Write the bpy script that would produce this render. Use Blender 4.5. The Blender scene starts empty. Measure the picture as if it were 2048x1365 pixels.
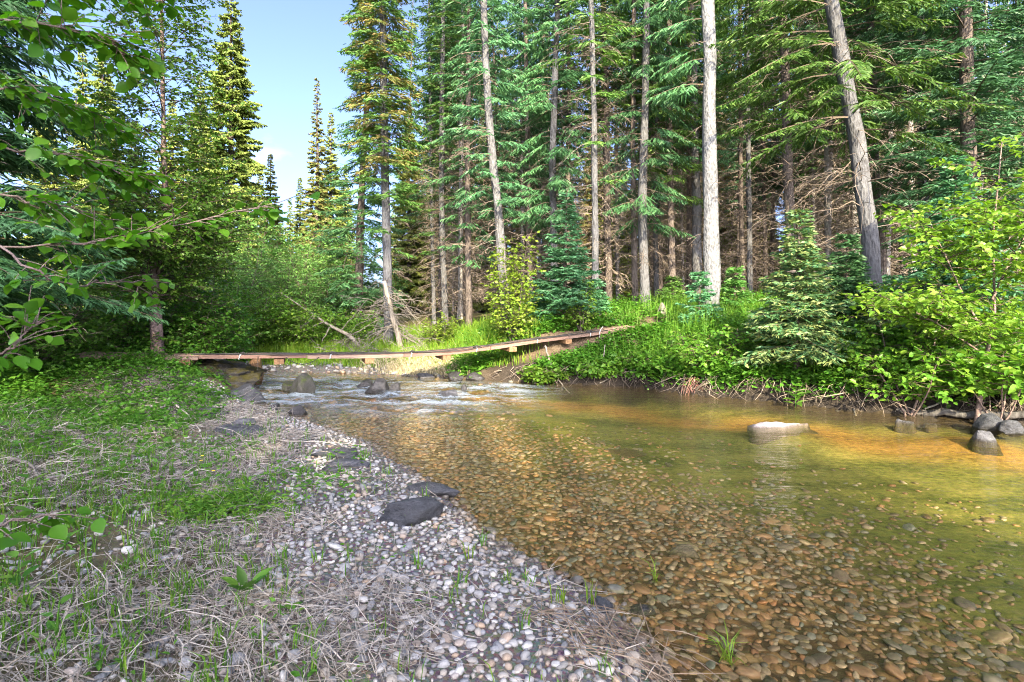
import bpy, bmesh, math, random
import numpy as np
from mathutils import noise as mnoise, Vector

# ---------------------------------------------------------------- camera, sky, sun, exposure
SC = bpy.context.scene
COL = SC.collection
RAD = math.radians
EYE = 1.55                       # metres above the water
FPX = 1138.0                     # focal length in pixels of the 2048 px wide frame
HORIZON = 608.0

cam_data = bpy.data.cameras.new('camera')
cam = bpy.data.objects.new('camera', cam_data)
COL.objects.link(cam)
cam.location = (0, 0, EYE)
cam.rotation_euler = (math.pi / 2, 0, 0)
cam_data.sensor_width = 36
cam_data.lens = 36 * FPX / 2048
cam_data.shift_y = -(682.5 - HORIZON) / 2048
cam_data.clip_start = 0.05
cam_data.clip_end = 2000
cam_data.dof.use_dof = True
cam_data.dof.focus_distance = 7.5
cam_data.dof.aperture_fstop = 5.6
SC.camera = cam

SUN_EL, SUN_ROT = 27.0, 171.0    # behind the camera, a little to the right
world = bpy.data.worlds.new('World')
SC.world = world
world.use_nodes = True
wn = world.node_tree
bg = wn.nodes['Background']
sky = wn.nodes.new('ShaderNodeTexSky')
sky.sky_type = 'NISHITA'
sky.sun_disc = False
sky.sun_elevation = RAD(SUN_EL)
sky.sun_rotation = RAD(SUN_ROT)
sky.altitude = 800
sky.air_density = 0.32
sky.dust_density = 7.0
sky.ozone_density = 2.0
# a few thin clouds
wtc = wn.nodes.new('ShaderNodeTexCoord'); wmp = wn.nodes.new('ShaderNodeMapping'); wmp.inputs['Scale'].default_value = (1, 1, 2.6); wmp.inputs['Location'].default_value = (4.3, 1.7, .4)
wno = wn.nodes.new('ShaderNodeTexNoise'); wno.inputs['Scale'].default_value = 2.6; wno.inputs['Detail'].default_value = 7; wno.inputs['Roughness'].default_value = .6
wmr = wn.nodes.new('ShaderNodeMapRange'); wmr.inputs['From Min'].default_value = .56; wmr.inputs['From Max'].default_value = .74; wmr.inputs['To Max'].default_value = .45
wmx = wn.nodes.new('ShaderNodeMix'); wmx.data_type = 'RGBA'; wmx.inputs[7].default_value = (2.6, 2.7, 2.9, 1)
wn.links.new(wtc.outputs['Generated'], wmp.inputs[0]); wn.links.new(wmp.outputs[0], wno.inputs['Vector']); wn.links.new(wno.outputs[0], wmr.inputs[0])
wn.links.new(wmr.outputs[0], wmx.inputs[0]); wn.links.new(sky.outputs[0], wmx.inputs[6]); wn.links.new(wmx.outputs[2], bg.inputs[0])
bg.inputs[1].default_value = 0.097

sun_data = bpy.data.lights.new('sun', 'SUN')
sun_data.energy = 2.3
sun_data.angle = RAD(0.5)
sun_data.color = (1.0, 0.84, 0.55)
sun = bpy.data.objects.new('sun', sun_data)
COL.objects.link(sun)
SUNV = Vector((math.sin(RAD(SUN_ROT)) * math.cos(RAD(SUN_EL)), math.cos(RAD(SUN_ROT)) * math.cos(RAD(SUN_EL)), math.sin(RAD(SUN_EL))))
sun.rotation_euler = SUNV.to_track_quat('Z', 'Y').to_euler()
sun.location = SUNV * 60

SC.view_settings.view_transform = 'Standard'
SC.view_settings.look = 'None'
SC.view_settings.exposure = 3.25
SC.view_settings.gamma = 1.0
SC.view_settings.use_curve_mapping = False
SC.cycles.max_bounces = 10
SC.cycles.diffuse_bounces = 6
SC.cycles.transparent_max_bounces = 16
SC.cycles.sample_clamp_indirect = 6.0
SC.cycles.use_denoising = True
SC.cycles.denoising_prefilter = 'NONE'
SC.cycles.filter_width = 1.0
SC.cycles.use_adaptive_sampling = False

# ---------------------------------------------------------------- numpy helpers
def rng_(seed): return np.random.default_rng(seed)

def nrm(a):
    return a / np.maximum(np.linalg.norm(a, axis=-1, keepdims=True), 1e-9)

def sstep(a, b, x):
    t = np.clip((np.asarray(x, float) - a) / (b - a), 0, 1)
    return t * t * (3 - 2 * t)

def _hash(ix, iy, seed):
    n = (ix.astype(np.int64) * 374761393 + iy.astype(np.int64) * 668265263 + seed * 974634777) & 0xffffffff
    n = ((n ^ (n >> 13)) * 1274126177) & 0xffffffff
    return ((n ^ (n >> 16)) & 0xffff) / 65535.0

def vnoise(x, y, seed=0):
    x = np.asarray(x, float); y = np.asarray(y, float)
    ix = np.floor(x); iy = np.floor(y)
    fx = x - ix; fy = y - iy
    fx = fx * fx * (3 - 2 * fx); fy = fy * fy * (3 - 2 * fy)
    a = _hash(ix, iy, seed); b = _hash(ix + 1, iy, seed); c = _hash(ix, iy + 1, seed); d = _hash(ix + 1, iy + 1, seed)
    return (a * (1 - fx) + b * fx) * (1 - fy) + (c * (1 - fx) + d * fx) * fy - 0.5

def fbm(x, y, seed=0, octv=4):
    s = 0; amp = 1.0
    for k in range(octv):
        s = s + amp * vnoise(x * 2 ** k + 17.3 * k, y * 2 ** k - 9.1 * k, seed + k)
        amp *= .5
    return s

class Geo:
    """collects vertices and faces of one mesh"""
    def __init__(s): s.V = []; s.F = []; s.n = 0
    def add(s, V, F, mi=0):
        V = np.asarray(V, float).reshape(-1, 3)
        for f in (F if isinstance(F, list) else [F]):
            f = np.asarray(f)
            if len(f): s.F.append((f + s.n, mi))
        s.V.append(V); s.n += len(V)
        return s
    def mesh(s, name, mats, smooth=True):
        V = np.concatenate(s.V) if s.V else np.zeros((0, 3))
        me = bpy.data.meshes.new(name)
        me.vertices.add(len(V)); me.vertices.foreach_set('co', V.astype(np.float32).ravel())
        loops = np.concatenate([f.ravel() for f, _ in s.F]).astype(np.int32)
        tot = np.concatenate([np.full(len(f), f.shape[1], np.int32) for f, _ in s.F])
        mi = np.concatenate([np.full(len(f), m, np.int32) for f, m in s.F])
        me.loops.add(len(loops)); me.loops.foreach_set('vertex_index', loops)
        me.polygons.add(len(tot))
        me.polygons.foreach_set('loop_start', np.concatenate([[0], np.cumsum(tot)[:-1]]).astype(np.int32))
        me.polygons.foreach_set('material_index', mi)
        me.polygons.foreach_set('use_smooth', np.full(len(tot), bool(smooth)))
        for m in (mats if isinstance(mats, (list, tuple)) else [mats]): me.materials.append(m)
        me.update(calc_edges=True)
        global TRIS
        TRIS += int((tot - 2).sum())
        return me
TRIS = 0

def add_obj(name, me, parent=None, loc=(0, 0, 0), kind=None):
    o = bpy.data.objects.new(name, me)
    COL.objects.link(o)
    o.location = loc
    if parent is not None: o.parent = parent
    if kind: o['kind'] = kind
    return o

def tag(o, label, cat, group=None):
    o['label'] = label; o['category'] = cat
    if group: o['group'] = group
    return o

def thing(name, label, cat, loc=(0, 0, 0), group=None, rz=0):
    o = bpy.data.objects.new(name, None)
    COL.objects.link(o)
    o.empty_display_size = .1
    o.location = loc; o.rotation_euler = (0, 0, rz)
    return tag(o, label, cat, group)

def copy_thing(root, loc, rz, scale, label, group, cat=None):
    r = root.copy(); COL.objects.link(r)
    r.location = loc; r.rotation_euler = (0, 0, rz); r.scale = (scale,) * 3
    r['label'] = label
    if group: r['group'] = group
    for ch in root.children:
        c = ch.copy(); COL.objects.link(c); c.parent = r
    return r

def tubes(P, R, sides=3):
    """P (B,S,3) centre lines, R (B,S) radii"""
    P = np.asarray(P, float); R = np.asarray(R, float)
    if P.ndim == 2: P = P[None]; R = R[None]
    B, S, _ = P.shape
    T = np.gradient(P, axis=1); T = nrm(T)
    ref = np.where(np.abs(T[..., 2:3]) > .85, np.array([1., 0, 0]), np.array([0, 0, 1.]))
    # one reference for the whole line keeps it from twisting
    ref = np.broadcast_to(ref[:, S // 2:S // 2 + 1], T.shape)
    A = nrm(np.cross(T, ref)); Bv = np.cross(T, A)
    ang = np.arange(sides) * 2 * np.pi / sides
    V = P[:, :, None] + R[:, :, None, None] * (np.cos(ang)[None, None, :, None] * A[:, :, None] + np.sin(ang)[None, None, :, None] * Bv[:, :, None])
    idx = np.arange(B * S * sides).reshape(B, S, sides)
    a = idx[:, :-1]; b = idx[:, 1:]
    F = np.stack([a, np.roll(a, -1, 2), np.roll(b, -1, 2), b], -1).reshape(-1, 4)
    return V.reshape(-1, 3), F

def tube_capped(P, R, sides=8):
    V, F = tubes(P, R, sides)
    P = np.asarray(P); S = len(P)
    n = len(V)
    V = np.concatenate([V, [P[0]], [P[-1]]])
    k = np.arange(sides)
    f0 = np.stack([np.full(sides, n), np.roll(k, -1), k], -1)
    e = (S - 1) * sides
    f1 = np.stack([np.full(sides, n + 1), e + k, e + np.roll(k, -1)], -1)
    return V, [F, f0, f1]

def ribbons(p, d, L, W, up, sag=0.08):
    """pointed two-triangle blades: base, two shoulders, tip"""
    n = len(p)
    side = nrm(np.cross(d, up))
    L = np.asarray(L).reshape(-1, 1); W = np.asarray(W).reshape(-1, 1)
    b = p; m = p + d * L * .42; t = p + d * L
    t = t + np.array([0, 0, -1.]) * L * sag
    V = np.stack([b, m + side * W * .5, m - side * W * .5, t], 1).reshape(-1, 3)
    k = np.arange(n)[:, None] * 4
    F = np.concatenate([k + np.array([0, 2, 1]), k + np.array([1, 2, 3])])
    return V, F

def stamp(T, F, pos, X, Y, Z, sc):
    """copies of template T placed with frames X,Y,Z"""
    n = len(pos); k = len(T)
    sc = np.asarray(sc, float)
    if sc.ndim == 1: sc = np.repeat(sc[:, None], 3, 1)
    V = pos[:, None] + (T[None, :, 0:1] * sc[:, None, 0:1]) * X[:, None] + (T[None, :, 1:2] * sc[:, None, 1:2]) * Y[:, None] + (T[None, :, 2:3] * sc[:, None, 2:3]) * Z[:, None]
    Fs = []
    for f in (F if isinstance(F, list) else [F]):
        f = np.asarray(f)
        Fs.append((f[None] + (np.arange(n) * k)[:, None, None]).reshape(-1, f.shape[1]))
    return V.reshape(-1, 3), Fs

LEAF_V = np.array([[0, 0, 0], [.28, .33, .05], [.28, -.33, .05], [.48, 0, -.02], [.68, .27, .02], [.68, -.27, .02], [1, 0, -.12]], float)
LEAF_F = np.array([[0, 2, 3], [0, 3, 1], [1, 3, 4], [3, 2, 5], [3, 5, 6], [3, 6, 4]])
LEAFS_V = np.array([[0, 0, 0], [.45, .32, .05], [.45, -.32, .05], [1, 0, -.1]], float)
LEAFS_F = np.array([[0, 2, 1], [1, 2, 3]])

def leaf_batch(pos, d, up, size, aspect=1.0, simple=False, rng=None):
    d = nrm(d); Y = nrm(np.cross(up, d)); Z = np.cross(d, Y)
    sc = np.stack([size, size * aspect, size], 1)
    return stamp(LEAFS_V if simple else LEAF_V, LEAFS_F if simple else LEAF_F, pos, d, Y, Z, sc)

def rand_dir(rng, n):
    return nrm(rng.normal(size=(n, 3)))

# ---------------------------------------------------------------- material helpers
def newmat(name):
    m = bpy.data.materials.new(name); m.use_nodes = True
    nt = m.node_tree; nt.nodes.clear()
    out = nt.nodes.new('ShaderNodeOutputMaterial')
    return m, nt, out

def nd(nt, typ, ins=None, **props):
    n = nt.nodes.new(typ)
    for k, v in props.items(): setattr(n, k, v)
    for k, v in (ins or {}).items():
        s = n.inputs[k]
        if isinstance(v, bpy.types.NodeSocket): nt.links.new(v, s)
        else: s.default_value = v
    return n

def c4(c): return (c[0], c[1], c[2], 1)

def ramp(nt, fac, stops, interp='LINEAR'):
    n = nt.nodes.new('ShaderNodeValToRGB')
    n.color_ramp.interpolation = interp
    el = n.color_ramp.elements
    while len(el) < len(stops): el.new(.5)
    for e, (p, c) in zip(el, stops): e.position = p; e.color = c4(c)
    nt.links.new(fac, n.inputs[0])
    return n.outputs[0]

def mixc(nt, fac, a, b, mode='MIX'):
    n = nd(nt, 'ShaderNodeMix', data_type='RGBA', blend_type=mode)
    for s, v in ((n.inputs[0], fac), (n.inputs[6], a), (n.inputs[7], b)):
        if isinstance(v, bpy.types.NodeSocket): nt.links.new(v, s)
        elif isinstance(v, (int, float)): s.default_value = v
        else: s.default_value = c4(v)
    return n.outputs[2]

def mth(nt, op, a, b=0.0, clamp=False):
    n = nd(nt, 'ShaderNodeMath', operation=op, use_clamp=clamp)
    for s, v in ((n.inputs[0], a), (n.inputs[1], b)):
        if isinstance(v, bpy.types.NodeSocket): nt.links.new(v, s)
        else: s.default_value = v
    return n.outputs[0]

def even(cols):
    n = len(cols)
    return [(i / max(1, n - 1), c) for i, c in enumerate(cols)]

def leaf_mat(name, cols, transl=.4, tcol=(1.15, 1.25, .45), rough=.45, objvar=.25, src='island'):
    m, nt, out = newmat(name)
    if src == 'island':
        rnd = nd(nt, 'ShaderNodeNewGeometry').outputs['Random Per Island']
    else:
        rnd = nd(nt, 'ShaderNodeObjectInfo').outputs['Random']
    col = ramp(nt, rnd, even(cols))
    if objvar:
        orn = nd(nt, 'ShaderNodeObjectInfo').outputs['Random']
        val = nd(nt, 'ShaderNodeMapRange', {'Value': orn, 'To Min': 1 - objvar, 'To Max': 1 + objvar}).outputs[0]
        hue = nd(nt, 'ShaderNodeMapRange', {'Value': mth(nt, 'FRACT', mth(nt, 'MULTIPLY', orn, 7.3)), 'To Min': .485, 'To Max': .515}).outputs[0]
        col = nd(nt, 'ShaderNodeHueSaturation', {'Color': col, 'Value': val, 'Hue': hue}).outputs[0]
    p = nd(nt, 'ShaderNodeBsdfPrincipled', {'Base Color': col, 'Roughness': rough, 'Specular IOR Level': .35})
    tc = mixc(nt, 1.0, col, tcol, 'MULTIPLY')
    t = nd(nt, 'ShaderNodeBsdfTranslucent', {'Color': tc})
    mx = nd(nt, 'ShaderNodeMixShader', {0: transl, 1: p.outputs[0], 2: t.outputs[0]})
    nt.links.new(mx.outputs[0], out.inputs[0])
    return m

def bark_mat(name, dark, light, scale=14.0, stretch=.25, bump=.6, patch=None, patch_amt=.5, flecks=0.0):
    m, nt, out = newmat(name)
    tc = nd(nt, 'ShaderNodeTexCoord').outputs['Object']
    mp = nd(nt, 'ShaderNodeMapping', {'Vector': tc, 'Scale': (1, 1, stretch)}).outputs[0]
    n1 = nd(nt, 'ShaderNodeTexNoise', {'Vector': mp, 'Scale': scale, 'Detail': 6, 'Roughness': .7}).outputs[0]
    v1 = nd(nt, 'ShaderNodeTexVoronoi', {'Vector': mp, 'Scale': scale * 2.2, 'Randomness': 1.0}, feature='F1').outputs['Distance']
    f = mth(nt, 'ADD', mth(nt, 'MULTIPLY', n1, .75), mth(nt, 'MULTIPLY', v1, .35))
    col = ramp(nt, f, [(.28, dark), (.62, light)])
    if patch:
        n2 = nd(nt, 'ShaderNodeTexNoise', {'Vector': tc, 'Scale': 2.3, 'Detail': 4, 'Roughness': .6}).outputs[0]
        k = nd(nt, 'ShaderNodeMapRange', {'Value': n2, 'From Min': .45, 'From Max': .65, 'To Max': patch_amt}).outputs[0]
        col = mixc(nt, k, col, patch)
    if flecks:
        mp2 = nd(nt, 'ShaderNodeMapping', {'Vector': tc, 'Scale': (1.6, 1.6, .9)}).outputs[0]
        v2 = nd(nt, 'ShaderNodeTexVoronoi', {'Vector': mp2, 'Scale': 16.0}, feature='F1').outputs['Distance']
        k = nd(nt, 'ShaderNodeMapRange', {'Value': v2, 'From Min': .16, 'From Max': .05, 'To Max': flecks}).outputs[0]
        col = mixc(nt, k, col, (.03, .027, .025))
    orn = nd(nt, 'ShaderNodeObjectInfo').outputs['Random']
    val = nd(nt, 'ShaderNodeMapRange', {'Value': orn, 'To Min': .8, 'To Max': 1.2}).outputs[0]
    col = nd(nt, 'ShaderNodeHueSaturation', {'Color': col, 'Value': val}).outputs[0]
    b = nd(nt, 'ShaderNodeBump', {'Height': f, 'Strength': bump, 'Distance': .06}).outputs[0]
    p = nd(nt, 'ShaderNodeBsdfPrincipled', {'Base Color': col, 'Roughness': .9, 'Normal': b, 'Specular IOR Level': .2})
    nt.links.new(p.outputs[0], out.inputs[0])
    return m

def flat_mat(name, cols, rough=.8, src='island', noise=0.0, nscale=20.0, spec=.3, bump=0.0, wet=False):
    """random colour per piece, with a little noise grain"""
    m, nt, out = newmat(name)
    if src == 'island': rnd = nd(nt, 'ShaderNodeNewGeometry').outputs['Random Per Island']
    else: rnd = nd(nt, 'ShaderNodeObjectInfo').outputs['Random']
    col = ramp(nt, rnd, even(cols))
    ins = {'Roughness': rough, 'Specular IOR Level': spec}
    if noise:
        tc = nd(nt, 'ShaderNodeTexCoord').outputs['Object']
        n1 = nd(nt, 'ShaderNodeTexNoise', {'Vector': tc, 'Scale': nscale, 'Detail': 5, 'Roughness': .65}).outputs[0]
        v = nd(nt, 'ShaderNodeMapRange', {'Value': n1, 'From Min': .25, 'From Max': .75, 'To Min': 1 - noise, 'To Max': 1 + noise}).outputs[0]
        col = nd(nt, 'ShaderNodeHueSaturation', {'Color': col, 'Value': v}).outputs[0]
        if bump:
            ins['Normal'] = nd(nt, 'ShaderNodeBump', {'Height': n1, 'Strength': bump, 'Distance': .02}).outputs[0]
    if wet:                                       # stones at the waterline are wet
        geo = nd(nt, 'ShaderNodeNewGeometry')
        pz = nd(nt, 'ShaderNodeSeparateXYZ', {0: geo.outputs['Position']}).outputs[2]
        wn_ = nd(nt, 'ShaderNodeTexNoise', {'Vector': geo.outputs['Position'], 'Scale': 2.5, 'Detail': 3}).outputs[0]
        pz = mth(nt, 'ADD', pz, mth(nt, 'MULTIPLY', mth(nt, 'SUBTRACT', wn_, .5), .09))
        k = nd(nt, 'ShaderNodeMapRange', {'Value': pz, 'From Min': .05, 'From Max': .02}).outputs[0]
        col = mixc(nt, k, col, mixc(nt, 1.0, col, (.42, .37, .31), 'MULTIPLY'))
        ins['Roughness'] = nd(nt, 'ShaderNodeMapRange', {'Value': k, 'To Min': rough, 'To Max': .3}).outputs[0]
    ins['Base Color'] = col
    p = nd(nt, 'ShaderNodeBsdfPrincipled', ins)
    nt.links.new(p.outputs[0], out.inputs[0])
    return m

def rock_mat(name, dark, light, moss=None, scale=6.0, rough=.75, strat=0.0, moss_lo=.35, dim_algae=True):
    m, nt, out = newmat(name)
    tc = nd(nt, 'ShaderNodeTexCoord').outputs['Object']
    mp = nd(nt, 'ShaderNodeMapping', {'Vector': tc, 'Rotation': (.35, .2, .3), 'Scale': (1, 1, 1 + strat)}).outputs[0]
    n1 = nd(nt, 'ShaderNodeTexNoise', {'Vector': mp, 'Scale': scale, 'Detail': 8, 'Roughness': .68}).outputs[0]
    n2 = nd(nt, 'ShaderNodeTexNoise', {'Vector': mp, 'Scale': scale * 7, 'Detail': 4, 'Roughness': .7}).outputs[0]
    f = mth(nt, 'ADD', mth(nt, 'MULTIPLY', n1, .7), mth(nt, 'MULTIPLY', n2, .3))
    col = ramp(nt, f, [(.32, dark), (.66, light)])
    ins = {}
    r = rough
    if moss:
        nz = nd(nt, 'ShaderNodeSeparateXYZ', {0: nd(nt, 'ShaderNodeNewGeometry').outputs['Normal']}).outputs[2]
        n3 = nd(nt, 'ShaderNodeTexNoise', {'Vector': tc, 'Scale': 5.0, 'Detail': 5, 'Roughness': .7}).outputs[0]
        k = mth(nt, 'MULTIPLY', nd(nt, 'ShaderNodeMapRange', {'Value': nz, 'From Min': -.1, 'From Max': .5}).outputs[0],
                nd(nt, 'ShaderNodeMapRange', {'Value': n3, 'From Min': moss_lo, 'From Max': moss_lo + .15}).outputs[0])
        mc = ramp(nt, n2, [(.3, tuple(.5 * c for c in moss)), (.7, moss)])
        col = mixc(nt, k, col, mc)
    if dim_algae:                                     # wet band at the waterline; below it, dimming by the water painted as brown
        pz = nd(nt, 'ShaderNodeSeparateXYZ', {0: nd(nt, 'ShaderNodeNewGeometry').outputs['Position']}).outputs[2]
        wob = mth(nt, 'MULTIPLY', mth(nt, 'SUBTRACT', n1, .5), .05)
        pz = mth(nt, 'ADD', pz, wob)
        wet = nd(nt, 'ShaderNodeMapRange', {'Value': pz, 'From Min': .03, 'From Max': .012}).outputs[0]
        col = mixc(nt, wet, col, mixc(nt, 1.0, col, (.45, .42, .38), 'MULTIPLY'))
        water_dim = nd(nt, 'ShaderNodeMapRange', {'Value': pz, 'From Min': .012, 'From Max': -.06}).outputs[0]
        col = mixc(nt, water_dim, col, ramp(nt, n2, [(.3, (.02, .017, .005)), (.7, (.085, .065, .018))]))
    b = nd(nt, 'ShaderNodeBump', {'Height': f, 'Strength': 1.0, 'Distance': .06}).outputs[0]
    p = nd(nt, 'ShaderNodeBsdfPrincipled', {'Base Color': col, 'Roughness': r, 'Normal': b, 'Specular IOR Level': .4})
    nt.links.new(p.outputs[0], out.inputs[0])
    return m
# ---------------------------------------------------------------- materials
M = {}
M['needle_blue'] = leaf_mat('spruce needles blue green', [(.032, .105, .042), (.055, .15, .06), (.09, .20, .08)], .25, (1.0, 1.15, .7), .5)
M['needle_green'] = leaf_mat('spruce needles green', [(.045, .115, .025), (.07, .17, .035), (.12, .22, .05)], .3, (1.1, 1.2, .5), .5)
M['needle_dark'] = leaf_mat('spruce needles dark', [(.028, .085, .034), (.045, .125, .05), (.07, .165, .07)], .25, (1.0, 1.1, .7), .5)
M['needle_young'] = leaf_mat('fresh green young spruce needles', [(.045, .15, .065), (.07, .20, .09), (.11, .26, .12)], .3, (1.0, 1.15, .7), .5)
M['needle_far'] = leaf_mat('spruce needles in the far stand', [(.11, .16, .035), (.16, .21, .045), (.22, .26, .06)], .3, (1.1, 1.1, .5), .6)
M['needle_rust'] = leaf_mat('spruce needles olive with rusty tips', [(.09, .13, .03), (.15, .18, .04), (.22, .15, .06), (.08, .14, .035)], .3, (1.1, 1.0, .5), .6)
M['needle_tip_lit'] = leaf_mat('young spruce needles with sunlit yellow on the tips', [(.06, .17, .07), (.10, .21, .085), (.19, .26, .10), (.26, .29, .11)], .3, (1.1, 1.15, .6), .5)  # yellow of the sun on the boughs put into the twig colours
M['deadtwig'] = flat_mat('bare dead conifer twigs', [(.07, .055, .045), (.12, .095, .078), (.19, .16, .14)], .95)
M['twigwood'] = flat_mat('thin brown twigs', [(.06, .045, .035), (.10, .08, .06)], .9)
M['bark_grey'] = bark_mat('grey conifer bark', (.025, .024, .026), (.105, .108, .12), 11, .3, 1.0, (.14, .145, .16), .5)
M['bark_brown'] = bark_mat('brown grey conifer bark', (.03, .024, .022), (.11, .092, .085), 12, .3, 1.0, (.15, .13, .125), .4)
M['bark_stand_lit'] = bark_mat('grey bark of the forest behind with warm light in it', (.075, .068, .064), (.25, .238, .23), 11, .3, .8, (.32, .31, .3), .5)  # lighter bark copy; warm light deep in the forest put into its colour
M['deadtwig_stand_lit'] = flat_mat('bare twigs of the forest behind', [(.12, .095, .075), (.2, .165, .135), (.28, .24, .2)], .95)  # lighter twig copy carrying the same warm light in its colour
M['bark_pale'] = bark_mat('pale smooth bark with dark flecks', (.05, .053, .06), (.16, .168, .185), 10, .5, 1.0, (.20, .21, .23), .5, .95)
M['bark_birch'] = bark_mat('reddish brown birch bark', (.045, .032, .03), (.17, .125, .12), 9, 1.6, .5, (.27, .22, .2), .4)
M['bark_silver'] = bark_mat('weathered silver wood', (.06, .052, .045), (.18, .165, .15), 8, .15, .6)
M['leaf_yellow'] = leaf_mat('yellow green shrub leaves', [(.10, .20, .02), (.15, .265, .03), (.22, .31, .05)], .45, (1.15, 1.15, .4), .4)
M['leaf_fresh'] = leaf_mat('fresh green shrub leaves', [(.065, .18, .02), (.095, .23, .028), (.15, .27, .035)], .45, (1.1, 1.25, .4), .4)
M['leaf_alder'] = leaf_mat('alder leaves', [(.05, .165, .018), (.075, .215, .026), (.12, .26, .036)], .45, (1.2, 1.3, .35), .33)
M['leaf_birch'] = leaf_mat('birch leaves', [(.05, .14, .02), (.07, .18, .028), (.11, .22, .038)], .4, (1.2, 1.3, .4), .4)
M['leaf_willow'] = leaf_mat('willow leaves', [(.08, .18, .04), (.115, .235, .055), (.16, .28, .075)], .4, (1.1, 1.2, .5), .45)
M['herb'] = leaf_mat('herb leaves on the bank', [(.05, .16, .016), (.075, .21, .025), (.12, .26, .034)], .42, (1.15, 1.25, .4), .4, 0)
M['grass'] = leaf_mat('green grass', [(.06, .17, .015), (.09, .23, .022), (.16, .27, .032)], .4, (1.1, 1.2, .4), .5, 0)
M['grass_bright'] = leaf_mat('bright meadow grass', [(.09, .21, .012), (.13, .26, .02), (.2, .27, .03)], .45, (1.1, 1.2, .4), .5, 0)
M['straw'] = flat_mat('dry straw', [(.12, .10, .085), (.22, .195, .17), (.33, .30, .27), (.40, .375, .345)], .8)
M['straw_brown'] = flat_mat('brown washed-in stalks', [(.10, .075, .055), (.2, .15, .11), (.32, .26, .2)], .8)
M['straw_pale'] = flat_mat('bleached dry grass', [(.25, .22, .12), (.36, .32, .2), (.44, .4, .28)], .8)
M['root'] = flat_mat('bare roots', [(.05, .04, .035), (.12, .1, .085), (.24, .2, .17)], .9)
M['root_red'] = flat_mat('reddish roots', [(.14, .07, .06), (.24, .13, .11)], .85)
M['stick'] = bark_mat('bleached driftwood', (.11, .10, .09), (.30, .275, .25), 30, .2, .3)
M['log'] = bark_mat('wet dark log', (.015, .014, .014), (.10, .095, .095), 9, .4, .6)
M['yellow_petal'] = flat_mat('yellow petals', [(.75, .55, .02), (.8, .62, .03)], .5)
DRY = [(0.083, 0.089, 0.105), (0.236, 0.244, 0.267), (0.177, 0.184, 0.205), (0.33, 0.333, 0.353), (0.26, 0.226, 0.192), (0.425, 0.416, 0.415), (0.283, 0.292, 0.316), (0.319, 0.238, 0.174), (0.212, 0.22, 0.236), (0.472, 0.464, 0.465), (0.142, 0.149, 0.161), (0.354, 0.327, 0.298)]
WET = [(.13, .07, .035), (.20, .115, .055), (.07, .052, .038), (.16, .13, .075), (.23, .125, .06), (.11, .10, .085), (.18, .085, .042), (.22, .18, .115), (.09, .07, .05), (.14, .14, .12), (.29, .22, .145), (.06, .05, .045), (.16, .095, .05), (.10, .11, .095), (.14, .09, .05), (.11, .08, .05)]
M['pebble'] = flat_mat('dry grey pebble', DRY, .75, 'object', .3, 4, wet=True)
M['pebbles'] = flat_mat('dry grey pebbles', DRY, .75, 'island', .25, 30, wet=True)
M['cobble'] = flat_mat('amber river stone', WET, .45, 'object', .45, 3)
M['cobbles'] = flat_mat('amber river stones', WET, .45, 'island', .3, 25)
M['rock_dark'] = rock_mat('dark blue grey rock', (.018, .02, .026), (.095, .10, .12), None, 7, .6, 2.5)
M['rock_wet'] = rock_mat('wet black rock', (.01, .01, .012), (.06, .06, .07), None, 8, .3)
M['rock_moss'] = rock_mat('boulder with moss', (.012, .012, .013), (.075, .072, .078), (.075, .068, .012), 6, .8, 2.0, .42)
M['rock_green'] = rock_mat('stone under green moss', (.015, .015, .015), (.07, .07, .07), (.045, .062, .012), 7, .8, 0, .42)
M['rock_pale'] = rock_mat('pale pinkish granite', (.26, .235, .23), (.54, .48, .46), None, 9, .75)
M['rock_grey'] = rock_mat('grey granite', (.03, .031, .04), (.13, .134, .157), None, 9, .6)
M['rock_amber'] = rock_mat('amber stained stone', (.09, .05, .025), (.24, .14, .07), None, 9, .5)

def plank_mat():
    m, nt, out = newmat('weathered red brown planks')
    tc = nd(nt, 'ShaderNodeTexCoord').outputs['Object']
    mp = nd(nt, 'ShaderNodeMapping', {'Vector': tc, 'Scale': (.8, 22, 22)}).outputs[0]
    n1 = nd(nt, 'ShaderNodeTexNoise', {'Vector': mp, 'Scale': 3.0, 'Detail': 6, 'Roughness': .7}).outputs[0]
    orn = nd(nt, 'ShaderNodeObjectInfo').outputs['Random']
    a = ramp(nt, orn, [(0, (.15, .085, .068)), (.4, (.19, .118, .095)), (.7, (.25, .175, .135)), (1, (.15, .095, .08))])
    v = nd(nt, 'ShaderNodeMapRange', {'Value': n1, 'From Min': .3, 'From Max': .7, 'To Min': .55, 'To Max': 1.3}).outputs[0]
    col = nd(nt, 'ShaderNodeHueSaturation', {'Color': a, 'Value': v}).outputs[0]
    b = nd(nt, 'ShaderNodeBump', {'Height': n1, 'Strength': .4, 'Distance': .01}).outputs[0]
    p = nd(nt, 'ShaderNodeBsdfPrincipled', {'Base Color': col, 'Roughness': .75, 'Normal': b})
    nt.links.new(p.outputs[0], out.inputs[0])
    return m
M['plank'] = plank_mat()
M['beam'] = bark_mat('sawn timber beam', (.07, .04, .025), (.19, .115, .065), 16, .5, .3)
M['rope'] = flat_mat('black cable', [(.02, .02, .022), (.03, .03, .03)], .6)
M['clamp'] = flat_mat('galvanised clamp', [(.5, .52, .55), (.55, .57, .6)], .4)

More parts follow.
